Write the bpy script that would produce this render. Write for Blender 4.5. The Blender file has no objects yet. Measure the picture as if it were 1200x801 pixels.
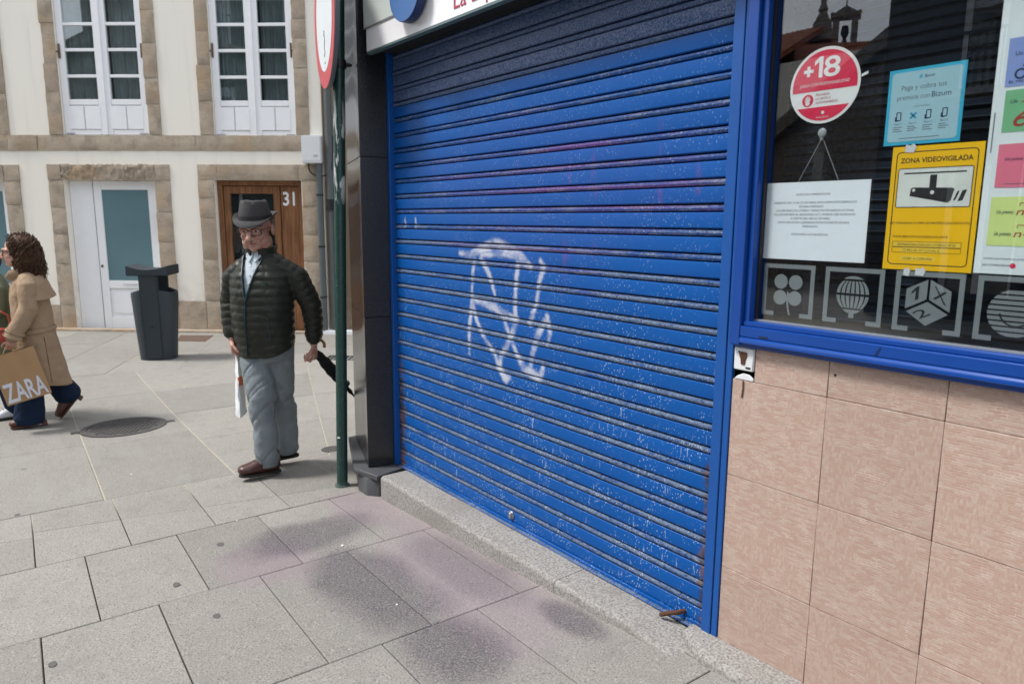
import bpy, bmesh, math, random
from mathutils import Vector, Matrix, Euler
from mathutils.bvhtree import BVHTree
R = math.radians
random.seed(7)
S = bpy.context.scene
COL = S.collection

# ------------------------------------------------------------------ camera, sky, sun, exposure
cam_d = bpy.data.cameras.new('camera'); cam = bpy.data.objects.new('camera', cam_d); COL.objects.link(cam)
cam_d.sensor_width = 36; cam_d.lens = 24.99; cam_d.clip_end = 500; cam_d.clip_start = .05
YAW, PITCH, ROLL = R(52.05), R(9.62), R(.385)
fw = Vector((-math.sin(YAW)*math.cos(PITCH), math.cos(YAW)*math.cos(PITCH), -math.sin(PITCH)))
rt0 = Vector((math.cos(YAW), math.sin(YAW), 0)); up0 = rt0.cross(fw)
rt = rt0*math.cos(ROLL) + up0*math.sin(ROLL); up = rt.cross(fw)
cam.matrix_world = Matrix(((rt.x, up.x, -fw.x, 0), (rt.y, up.y, -fw.y, 0), (rt.z, up.z, -fw.z, 1.4), (0, 0, 0, 1)))
cam_d.dof.use_dof = True; cam_d.dof.focus_distance = 3.0; cam_d.dof.aperture_fstop = 4.5
S.camera = cam

SUN_EL, SUN_AZ = R(57), R(212)          # azimuth clockwise from +Y
W = bpy.data.worlds.new('World'); S.world = W; W.use_nodes = True
wn, wl = W.node_tree.nodes, W.node_tree.links; wn.clear()
sky = wn.new('ShaderNodeTexSky'); sky.sky_type = 'NISHITA'; sky.sun_disc = False
sky.sun_elevation = SUN_EL; sky.sun_rotation = SUN_AZ; sky.air_density = 1.0; sky.dust_density = 3.0
hs = wn.new('ShaderNodeHueSaturation'); hs.inputs['Saturation'].default_value = .3
tc = wn.new('ShaderNodeTexCoord'); mp = wn.new('ShaderNodeMapping'); mp.inputs['Scale'].default_value = (1, 1, 2.6)
nz = wn.new('ShaderNodeTexNoise'); nz.inputs['Scale'].default_value = 2.6; nz.inputs['Detail'].default_value = 7; nz.inputs['Roughness'].default_value = .55
cr = wn.new('ShaderNodeValToRGB'); cr.color_ramp.elements[0].position = .35; cr.color_ramp.elements[1].position = .68
cr.color_ramp.elements[0].color = (.82, .86, .92, 1); cr.color_ramp.elements[1].color = (1.25, 1.24, 1.22, 1)
mx = wn.new('ShaderNodeMix'); mx.data_type = 'RGBA'; mx.blend_type = 'MULTIPLY'; mx.inputs[0].default_value = 1
bg = wn.new('ShaderNodeBackground'); bg.inputs[1].default_value = .086
ow = wn.new('ShaderNodeOutputWorld')
wl.new(sky.outputs[0], hs.inputs['Color']); wl.new(tc.outputs['Generated'], mp.inputs[0]); wl.new(mp.outputs[0], nz.inputs['Vector'])
mo = wn.new('ShaderNodeMix'); mo.data_type = 'RGBA'; mo.inputs[0].default_value = .6; mo.inputs[7].default_value = (6.0, 6.3, 6.8, 1)   # even overcast layer
wl.new(hs.outputs[0], mo.inputs[6]); wl.new(nz.outputs['Fac'], cr.inputs[0]); wl.new(mo.outputs[2], mx.inputs[6]); wl.new(cr.outputs[0], mx.inputs[7])
wl.new(mx.outputs[2], bg.inputs[0]); wl.new(bg.outputs[0], ow.inputs[0])
sl = bpy.data.lights.new('sun', 'SUN'); sl.energy = 1.5; sl.angle = R(11); sl.color = (1, .965, .91)
so = bpy.data.objects.new('sun', sl); COL.objects.link(so)
sd = Vector((math.sin(SUN_AZ)*math.cos(SUN_EL), math.cos(SUN_AZ)*math.cos(SUN_EL), math.sin(SUN_EL)))
so.rotation_euler = sd.to_track_quat('Z', 'Y').to_euler(); so.location = (0, -6, 14)
S.view_settings.view_transform = 'Standard'; S.view_settings.look = 'None'
S.view_settings.exposure = 1.45; S.view_settings.gamma = 1; S.view_settings.use_curve_mapping = False

# ------------------------------------------------------------------ node helpers
class NT:
    def __init__(s, name):
        s.m = bpy.data.materials.new(name); s.m.use_nodes = True
        s.n = s.m.node_tree.nodes; s.l = s.m.node_tree.links; s.n.clear()
        s.out = s.n.new('ShaderNodeOutputMaterial')
    def new(s, t, **k):
        n = s.n.new('ShaderNode'+t)
        for a, v in k.items(): setattr(n, a, v)
        return n
    def put(s, sock, v):
        if hasattr(v, 'is_output'): s.l.new(v, sock)
        elif isinstance(v, (tuple, list)) and len(v) == 3 and sock.type == 'RGBA': sock.default_value = (*v, 1)
        else: sock.default_value = v
    def pos(s): return s.new('NewGeometry').outputs['Position']
    def obj(s): return s.new('TexCoord').outputs['Object']
    def rnd(s): return s.new('ObjectInfo').outputs['Random']
    def mapv(s, v, scale=(1, 1, 1), rot=(0, 0, 0), loc=(0, 0, 0)):
        n = s.new('Mapping'); s.put(n.inputs[0], v); n.inputs['Scale'].default_value = scale
        n.inputs['Rotation'].default_value = rot; n.inputs['Location'].default_value = loc; return n.outputs[0]
    def noise(s, v, scale, detail=3, rough=.55, dist=0):
        n = s.new('TexNoise'); s.put(n.inputs['Vector'], v); n.inputs['Scale'].default_value = scale
        n.inputs['Detail'].default_value = detail; n.inputs['Roughness'].default_value = rough
        n.inputs['Distortion'].default_value = dist; return n.outputs['Fac']
    def voro(s, v, scale, out='Distance'):
        n = s.new('TexVoronoi'); s.put(n.inputs['Vector'], v); n.inputs['Scale'].default_value = scale; return n.outputs[out]
    def math(s, op, a, b=0, c=0, clamp=False):
        n = s.new('Math', operation=op); n.use_clamp = clamp
        s.put(n.inputs[0], a); s.put(n.inputs[1], b)
        if op in ('MULTIPLY_ADD', 'SMOOTH_MIN'): s.put(n.inputs[2], c)
        return n.outputs[0]
    def vmath(s, op, a, b=(0, 0, 0), scale=1):
        n = s.new('VectorMath', operation=op); s.put(n.inputs[0], a)
        if op == 'SCALE': s.put(n.inputs['Scale'], scale)
        elif op != 'LENGTH': s.put(n.inputs[1], b)
        return n.outputs['Value'] if op in ('LENGTH', 'DOT_PRODUCT') else n.outputs[0]
    def step(s, v, a, b):                 # 0 at a, 1 at b (a may exceed b)
        n = s.new('MapRange', interpolation_type='SMOOTHSTEP'); s.put(n.inputs[0], v)
        n.inputs[1].default_value, n.inputs[2].default_value = a, b; return n.outputs[0]
    def mix(s, f, a, b, mode='MIX'):
        n = s.new('Mix', data_type='RGBA', blend_type=mode); s.put(n.inputs[0], f); s.put(n.inputs[6], a); s.put(n.inputs[7], b); return n.outputs[2]
    def sep(s, v): return s.new('SeparateXYZ'), v
    def xyz(s, v):
        n = s.new('SeparateXYZ'); s.put(n.inputs[0], v); return n.outputs
    def bump(s, h, strength=.3, dist=.01):
        n = s.new('Bump'); s.put(n.inputs['Height'], h); n.inputs['Strength'].default_value = strength
        n.inputs['Distance'].default_value = dist; return n.outputs[0]
    def bsdf(s, col, rough=.6, metal=0, normal=None, spec=.5, coat=0):
        n = s.new('BsdfPrincipled'); s.put(n.inputs['Base Color'], col); s.put(n.inputs['Roughness'], rough)
        s.put(n.inputs['Metallic'], metal); n.inputs['Specular IOR Level'].default_value = spec
        n.inputs['Coat Weight'].default_value = coat
        if normal is not None: s.put(n.inputs['Normal'], normal)
        s.l.new(n.outputs[0], s.out.inputs[0]); return s.m

def lin(r, g, b):
    f = lambda c: (c/255)/12.92 if c/255 <= .04045 else ((c/255+.055)/1.055)**2.4
    return (f(r), f(g), f(b))

def M(name, col, rough=.6, metal=0, nscale=12, amt=.18, bscale=0, bstr=.15, bdist=.004, rvar=0, spec=.5, world=False, coat=0):
    """plain painted / cloth / metal surface with mottling and fine relief"""
    t = NT(name); v = t.pos() if world else t.obj()
    n = t.noise(v, nscale, 5, .6)
    dark = tuple(c*(1-amt) for c in col); lite = tuple(min(1, c*(1+amt)) for c in col)
    c = t.mix(n, dark, lite)
    if rvar:
        k = t.math('MULTIPLY_ADD', t.rnd(), 2*rvar, 1-rvar)
        c = t.mix(1, c, t.new('CombineColor').outputs[0]) if False else t.vmath('SCALE', c, scale=k)
    nr = t.bump(t.noise(v, bscale, 4), bstr, bdist) if bscale else None
    rr = t.math('MULTIPLY_ADD', n, .15, rough-.07, True)
    return t.bsdf(c, rr, metal, nr, spec, coat)

# ------------------------------------------------------------------ materials
def m_slab():
    t = NT('granite paving'); p = t.pos(); x, y, z = t.xyz(p)
    grain = t.noise(p, 150, 3, .75); fleck = t.voro(p, 190); big = t.noise(p, 1.3, 4, .6); mid = t.noise(p, 7, 5, .65)
    tone = t.math('MULTIPLY_ADD', t.rnd(), .22, .89)
    far = t.step(x, -3.6, -4.6)
    base = t.mix(big, (.335, .315, .283), (.41, .387, .35))
    base = t.mix(t.math('MULTIPLY', far, .7), base, t.mix(big, (.35, .335, .30), (.42, .40, .36)))
    base = t.vmath('SCALE', base, scale=t.math('MULTIPLY', tone, .655))
    base = t.mix(t.math('MULTIPLY', t.step(grain, .50, .32), .9), base, (.085, .082, .08))
    base = t.mix(t.math('MULTIPLY', t.step(grain, .58, .72), .6), base, (.60, .58, .55))
    base = t.mix(t.math('MULTIPLY', t.step(mid, .48, .70), .34), base, (.16, .152, .142))
    streak = t.noise(t.mapv(p, (.9, 5, 1), rot=(0, 0, .06)), 1.6, 4)
    base = t.mix(t.math('MULTIPLY', t.math('MULTIPLY', far, t.step(streak, .5, .68)), .3), base, (.25, .245, .235))
    # overspray and grime left on the stones in front of the shutter (marks with their own outline)
    def blob(cx, cy, rx, ry, rot=0):
        v = t.mapv(t.vmath('SUBTRACT', p, (cx, cy, 0)), (1/rx, 1/ry, 0), rot=(0, 0, rot))
        d = t.vmath('LENGTH', v)
        return t.step(t.math('ADD', d, t.math('MULTIPLY_ADD', t.noise(p, 3.5, 4), .9, -.45)), 1.05, .45)
    def union(*bl):
        q = bl[0]
        for k in bl[1:]: q = t.math('MAXIMUM', q, k)
        return q
    gr = union(blob(-3.17, 1.24, .26, .42, .15), blob(-2.50, 1.24, .55, .27, .05), t.math('MULTIPLY', blob(-2.42, 1.60, .50, .20, .05), .62), blob(-1.88, 1.22, .30, .22, .1), t.math('MULTIPLY', blob(-1.74, 1.66, .22, .09), .95))
    pk = union(blob(-3.30, 1.60, .42, .20, -.1), blob(-2.75, 1.68, .7, .16, 0), blob(-2.99, .98, .34, .26, 0), blob(-2.35, 1.55, .75, .32, 0), t.math('MULTIPLY', blob(-1.90, 1.40, .34, .18, 0), .9))
    soak = t.math('MULTIPLY_ADD', t.step(grain, .62, .40), .5, .5)
    base = t.mix(t.math('MULTIPLY', pk, .42), base, (.235, .17, .205))
    base = t.mix(t.math('MULTIPLY', t.math('MULTIPLY', gr, soak), .80), base, (.062, .053, .066))
    n = t.bump(t.math('MULTIPLY_ADD', grain, 1, t.math('MULTIPLY', fleck, .6)), .35, .002)
    return t.bsdf(base, .8, 0, n, .3)
def m_mortar():
    t = NT('mortar and gap shade'); p = t.pos(); x, y, z = t.xyz(p)
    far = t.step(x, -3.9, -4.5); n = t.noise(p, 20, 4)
    c = t.mix(far, t.mix(n, (.06, .05, .04), (.13, .11, .095)), t.mix(n, (.28, .25, .20), (.42, .385, .31)))  # near joints: gap shadow put into the dark colour; far joints: pale mortar
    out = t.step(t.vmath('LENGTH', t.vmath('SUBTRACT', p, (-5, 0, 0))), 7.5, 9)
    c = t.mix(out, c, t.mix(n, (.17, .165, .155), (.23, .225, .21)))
    return t.bsdf(c, .95, 0, t.bump(n, .4, .004), .2)
def m_granite(name, a, b, fl, rough, scale=220, coat=0, dirt=0):
    t = NT(name); p = t.obj(); g = t.noise(p, scale, 2, .7); v = t.voro(p, scale*.7); big = t.noise(p, 3, 4)
    c = t.mix(t.step(g, .35, .65), a, b); c = t.mix(t.step(v, .24, .1), c, fl)
    if dirt: c = t.mix(t.math('MULTIPLY', t.step(big, .45, .7), dirt), c, (.16, .14, .12))
    return t.bsdf(c, t.math('MULTIPLY_ADD', big, .1, rough), 0, t.bump(g, .1 if rough < .4 else .5, .002), .5, coat)
def m_sandstone():
    t = NT('ochre granite block'); p = t.obj(); n = t.noise(p, 4, 6, .65); g = t.noise(p, 70, 3, .7); pk = t.noise(t.vmath('ADD', p, (7, 3, 1)), 2.2, 4)
    k = t.rnd()
    c = t.mix(k, (.42, .34, .26), (.51, .43, .34)); c = t.mix(t.step(n, .4, .7), c, (.34, .28, .215))
    c = t.mix(t.math('MULTIPLY', t.step(pk, .52, .7), .6), c, (.47, .33, .20))
    c = t.mix(t.math('MULTIPLY', t.step(g, .45, .3), .45), c, (.12, .10, .08))
    return t.bsdf(c, .9, 0, t.bump(t.math('MULTIPLY_ADD', n, 1.5, g), 1.0, .018), .2)
def m_plaster(name, c1, c2):
    t = NT(name); p = t.obj(); n = t.noise(p, 1.1, 6, .6); g = t.noise(p, 45, 4); x, y, z = t.xyz(p)
    st = t.noise(t.mapv(p, (6, 6, .35)), 1.5, 4)
    c = t.mix(n, c1, c2); c = t.mix(t.math('MULTIPLY', t.step(st, .5, .75), .22), c, tuple(k*.72 for k in c1))
    low = t.math('MULTIPLY', t.step(z, .75, -.1), t.step(t.noise(p, 5, 5), .4, .7))
    c = t.mix(t.math('MULTIPLY', low, .5), c, (.42, .38, .31))
    return t.bsdf(c, .92, 0, t.bump(t.math('MULTIPLY_ADD', g, .4, n), .35, .006), .2)
def m_tile():
    t = NT('pink ribbed tile'); p = t.pos(); x, y, z = t.xyz(p)
    cv = t.new('CombineXYZ'); t.put(cv.inputs[0], x); t.put(cv.inputs[1], z); v = cv.outputs[0]
    dn = t.new('TexNoise'); t.put(dn.inputs['Vector'], v); dn.inputs['Scale'].default_value = 26; dn.inputs['Detail'].default_value = 3
    v2 = t.vmath('ADD', v, t.vmath('SCALE', t.vmath('SUBTRACT', dn.outputs['Color'], (.5, .5, .5)), scale=.009))
    v2 = t.vmath('ADD', v2, t.vmath('SCALE', t.new('ObjectInfo').outputs['Location'], scale=3.7))
    def brick(w, h, off):
        b = t.new('TexBrick'); t.put(b.inputs['Vector'], t.vmath('ADD', v2, (off, off*.7, 0))); b.inputs['Scale'].default_value = 1
        b.inputs['Brick Width'].default_value = w; b.inputs['Row Height'].default_value = h; b.inputs['Mortar Size'].default_value = .0012
        b.inputs['Mortar Smooth'].default_value = .7; b.inputs['Bias'].default_value = 0
        b.inputs['Color1'].default_value = (0, 0, 0, 1); b.inputs['Color2'].default_value = (1, 1, 1, 1); b.inputs['Mortar'].default_value = (.5, .5, .5, 1)
        return b
    b1 = brick(.026, .0070, 0); b2 = brick(.0065, .015, .31)
    sel = t.step(t.noise(v, 9, 3), .50, .56)
    tone = t.mix(t.math('MULTIPLY', sel, .8), b1.outputs['Color'], b2.outputs['Color']); line = t.mix(sel, b1.outputs['Fac'], t.math('MULTIPLY', b2.outputs['Fac'], .3))
    patch = t.noise(v, 48, 6, .75); fine = t.noise(v, 130, 3)
    f = t.math('ADD', t.math('MULTIPLY', t.math('MULTIPLY', tone, 1.0), .5), t.math('MULTIPLY', patch, .75))
    c = t.vmath('SCALE', t.mix(t.step(f, .25, .9), (.475, .385, .325), (.40, .268, .215)), scale=t.math('MULTIPLY_ADD', t.rnd(), .12, .92))
    brk = t.math('MULTIPLY', t.step(t.noise(v, 24, 3), .5, .66), t.step(line, .15, .7))
    c = t.mix(t.math('MULTIPLY', brk, .7), c, (.62, .52, .45))
    c = t.mix(t.math('MULTIPLY', t.step(fine, .62, .42), .25), c, (.36, .24, .2))
    c = t.mix(t.math('MULTIPLY', t.step(t.noise(p, 2.2, 5), .5, .72), .22), c, (.33, .25, .21))
    return t.bsdf(c, .55, 0, t.bump(t.math('ADD', t.math('MULTIPLY', line, -.6), patch), .3, .002), .4)
GRAF = []
def m_shutter(name, rib):
    t = NT(name); p = t.pos(); x, y, z = t.xyz(p)
    cv = t.new('CombineXYZ'); t.put(cv.inputs[0], x); t.put(cv.inputs[2], z); q = cv.outputs[0]
    n1 = t.noise(p, 5, 5); fine = t.noise(t.mapv(p, (60, 60, 25)), 1, 4, .7); mott = t.noise(t.mapv(p, (2.5, 2.5, 9)), 1, 5)
    blue = t.mix(mott, (.0012, .066, .275), (.002, .084, .335))
    if rib:
        wear = t.noise(t.mapv(p, (7, 7, 60)), 1, 6, .7); band = t.math('MULTIPLY_ADD', t.step(z, 1.75, .9), .16, -.02)
        blue = t.mix(t.step(t.math('ADD', wear, t.math('ADD', band, t.math('MULTIPLY_ADD', fine, .22, -.11))), .46, .66), (.004, .052, .21), (.095, .135, .215))
        blue = t.mix(t.step(t.noise(t.mapv(p, (95, 95, 160)), 1, 4, .8), .56, .70), blue, (.34, .38, .44)); blue = t.mix(t.step(t.noise(t.mapv(p, (70, 70, 120)), 1, 4, .8), .50, .36), blue, (.01, .035, .11))
    top = t.step(t.math('ADD', z, t.math('MULTIPLY_ADD', n1, .02, -.01)), 1.985, 1.995)
    chalk = t.mix(t.step(t.noise(p, 170, 2, .8), .42, .6), (.022, .058, .16), (.13, .165, .26))
    c = t.mix(t.math('MULTIPLY', top, .9), blue, chalk)
    # pink overspray, mostly on the ribs half way up
    d = t.vmath('LENGTH', t.mapv(t.vmath('SUBTRACT', q, (-2.25, 0, 1.52)), (1/1.15, 1, 1/.42)))
    pm = t.step(t.math('ADD', d, t.math('MULTIPLY_ADD', t.noise(t.mapv(p, (2.2, 2.2, 7)), 1, 4), 1.3, -.65)), 1.0, .35)
    lines = t.step(t.noise(t.mapv(p, (1.2, 1.2, 40)), 1, 3), .5, .62)
    c = t.mix(t.math('MULTIPLY', pm, .11 if rib else .03), c, (.24, .06, .30))
    spots = t.step(t.noise(t.mapv(p, (13, 13, 3)), 1, 3), .62, .70)
    c = t.mix(t.math('MULTIPLY', t.math('MULTIPLY', pm, lines if rib else spots), .20 if rib else .15), c, (.34, .03, .13))
    # paint chips, denser low down
    chips = t.step(t.voro(t.mapv(p, (105, 105, 72)), 1), .27, .13)
    dens = t.step(t.noise(t.mapv(p, (7, 7, 12)), 1, 5), .40, .60)
    low = t.math('MULTIPLY_ADD', t.step(z, 1.5, .5), .6, .4)
    run = t.math('MULTIPLY', t.step(t.noise(t.mapv(p, (110, 110, 12)), 1, 3), .63, .70), t.step(z, 1.1, .5))
    ch = t.math('MULTIPLY', t.math('MAXIMUM', t.math('MULTIPLY', chips, dens), t.math('MULTIPLY', run, t.math('MULTIPLY', dens, .8))), low)
    c = t.mix(t.math('MULTIPLY', ch, .72), c, (.48, .56, .66))
    # rust at the two ends
    e = t.math('MAXIMUM', t.step(x, -3.34, -3.49), t.step(x, -1.46, -1.37))
    e = t.math('MULTIPLY', e, t.math('MULTIPLY_ADD', t.step(z, 1.1, .35), .85, .15))
    ru = t.step(t.math('ADD', e, t.math('MULTIPLY_ADD', t.noise(t.mapv(p, (9, 9, 24)), 1, 5), 1.3, -.75)), .50, .85)
    c = t.mix(t.math('MULTIPLY', ru, .8), c, t.mix(t.step(t.noise(p, 22, 4), .4, .65), (.035, .036, .045), (.15, .075, .04)))
    # spray painted mark: distance to the strokes
    dmin = None
    for (ax, az, ra), (bx, bz, rb) in GRAF:
        a = Vector((ax, 0, az)); ba = Vector((bx-ax, 0, bz-az))
        pa = t.vmath('SUBTRACT', q, a)
        h = t.math('MULTIPLY', t.vmath('DOT_PRODUCT', pa, ba), 1/max(1e-6, ba.length_squared), clamp=True)
        dd = t.vmath('LENGTH', t.vmath('SUBTRACT', pa, t.vmath('SCALE', ba, scale=h)))
        dd = t.math('SUBTRACT', dd, t.math('MULTIPLY_ADD', h, (rb-ra)*.78, ra*.78))
        dmin = dd if dmin is None else t.math('MINIMUM', dmin, dd)
    dmin = t.math('ADD', dmin, t.math('MULTIPLY_ADD', t.noise(p, 60, 3), .016, -.008))
    g = t.math('MULTIPLY', t.step(dmin, .013, -.009), t.math('MULTIPLY_ADD', t.step(t.noise(t.mapv(p, (10, 10, 16)), 1, 5), .36, .58), .50, .25))
    c = t.mix(t.math('MULTIPLY', g, .6 if rib else .9), c, (.62, .63, .66))
    rg = t.math('MULTIPLY_ADD', n1, .2, .34 if not rib else .45)
    return t.bsdf(c, rg, 0, t.bump(t.noise(p, 14, 3), .12, .006), .22)
def m_glass(name, ior, tint):
    t = NT(name); fr = t.new('Fresnel')          # same reflectance at the entering and the leaving face
    t.put(fr.inputs[0], t.math('MULTIPLY_ADD', t.new('NewGeometry').outputs['Backfacing'], 1/ior-ior, ior))
    tr = t.new('BsdfTransparent'); tr.inputs[0].default_value = (*tint, 1)
    gl = t.new('BsdfGlossy'); gl.inputs['Roughness'].default_value = .0; gl.inputs[0].default_value = (1, 1, 1, 1)
    n = t.bump(t.noise(t.obj(), 1.4, 2), .02, .01); t.l.new(n, gl.inputs['Normal'])
    ms = t.new('MixShader'); t.l.new(fr.outputs[0], ms.inputs[0]); t.l.new(tr.outputs[0], ms.inputs[1]); t.l.new(gl.outputs[0], ms.inputs[2])
    t.l.new(ms.outputs[0], t.out.inputs[0]); return t.m
def m_wood(name, a, b, rough=.45, stretch=(14, 14, .9)):
    t = NT(name); p = t.obj(); n = t.noise(t.mapv(p, stretch), 1.5, 6, .6, 1.2); g = t.noise(t.mapv(p, (90, 90, 3)), 1, 3)
    c = t.mix(t.step(n, .3, .7), a, b); c = t.mix(t.math('MULTIPLY', t.step(g, .5, .7), .3), c, tuple(k*.5 for k in a))
    return t.bsdf(c, rough, 0, t.bump(g, .2, .003), .4)
def m_felt(name, a, b, scale=60, bs=.5, bd=.004, rough=.95):
    t = NT(name); p = t.obj(); n = t.noise(p, scale, 4, .7); w = t.noise(p, 6, 4)
    c = t.mix(n, a, b); c = t.mix(t.math('MULTIPLY', t.step(w, .45, .7), .3), c, tuple(k*.6 for k in a))
    return t.bsdf(c, rough, 0, t.bump(t.math('MULTIPLY_ADD', w, 2, n), bs, bd), .2)
def m_skin(name, a, red):
    t = NT(name); p = t.obj(); n = t.noise(p, 22, 4); c = t.mix(t.step(n, .35, .7), a, red)
    m = t.bsdf(c, .5, 0, t.bump(t.noise(p, 160, 3), .2, .001), .4)
    b = [k for k in t.n if k.type == 'BSDF_PRINCIPLED'][0]; b.inputs['Subsurface Weight'].default_value = .12; b.inputs['Subsurface Radius'].default_value = (.02, .008, .004)
    return m
def m_roof():
    t = NT('red clay tile'); p = t.obj(); n = t.noise(p, 3, 5); k = t.rnd()
    c = t.mix(n, (.22, .075, .045), (.36, .14, .085)); return t.bsdf(c, .9, 0, t.bump(n, .4, .02), .2)

# graffiti strokes: (x, z, radius) on the shutter plane
def stroke(*pts):
    for a, b in zip(pts, pts[1:]): GRAF.append((a, b))
stroke((-2.874, 1.249, 0.0099), (-2.79, 1.239, 0.017), (-2.7, 1.273, 0.0255), (-2.587, 1.299, 0.0311), (-2.496, 1.283, 0.0283), (-2.392, 1.242, 0.0255), (-2.334, 1.208, 0.0127))
stroke((-2.701, 1.245, 0.0113), (-2.568, 1.257, 0.0127), (-2.443, 1.25, 0.0127))
stroke((-2.75, 1.231, 0.0127), (-2.766, 1.15, 0.0113), (-2.775, 1.056, 0.0042))
stroke((-2.701, 1.233, 0.0127), (-2.633, 1.158, 0.0142), (-2.591, 1.072, 0.0071))
stroke((-2.423, 1.235, 0.017), (-2.434, 1.149, 0.0127), (-2.445, 1.052, 0.0127), (-2.44, 0.976, 0.017))
stroke((-2.27, 1.237, 0.0113), (-2.254, 1.212, 0.0156), (-2.279, 1.15, 0.0113), (-2.298, 1.055, 0.0085), (-2.338, 0.972, 0.017))
stroke((-2.771, 1.039, 0.0142), (-2.799, 0.889, 0.0127), (-2.797, 0.769, 0.0057))
stroke((-2.771, 1.033, 0.0113), (-2.701, 1.026, 0.0156), (-2.585, 1.011, 0.0226), (-2.493, 0.981, 0.0212), (-2.431, 0.977, 0.017))
stroke((-2.771, 1.022, 0.0113), (-2.741, 0.943, 0.0113), (-2.681, 0.868, 0.0113), (-2.584, 0.789, 0.0113), (-2.556, 0.736, 0.0142), (-2.509, 0.696, 0.0255), (-2.482, 0.704, 0.0113))
stroke((-2.431, 0.977, 0.017), (-2.474, 0.884, 0.0142), (-2.543, 0.796, 0.0142), (-2.556, 0.736, 0.017))
stroke((-2.52, 0.962, 0.0099), (-2.484, 0.905, 0.0113), (-2.43, 0.824, 0.0113), (-2.377, 0.766, 0.0226), (-2.268, 0.742, 0.0226))
stroke((-2.264, 0.743, 0.0198), (-2.249, 0.788, 0.0113))
stroke((-2.241, 0.988, 0.0142), (-2.288, 0.92, 0.0198), (-2.319, 0.841, 0.0127), (-2.331, 0.785, 0.0127))
stroke((-2.226, 1.011, 0.0113), (-2.208, 0.94, 0.0113), (-2.223, 0.887, 0.0042))
stroke((-3.4, 1.405, 0.0042), (-3.398, 1.368, 0.0042))
stroke((-3.291, 1.409, 0.0042), (-3.285, 1.364, 0.0042))

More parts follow.
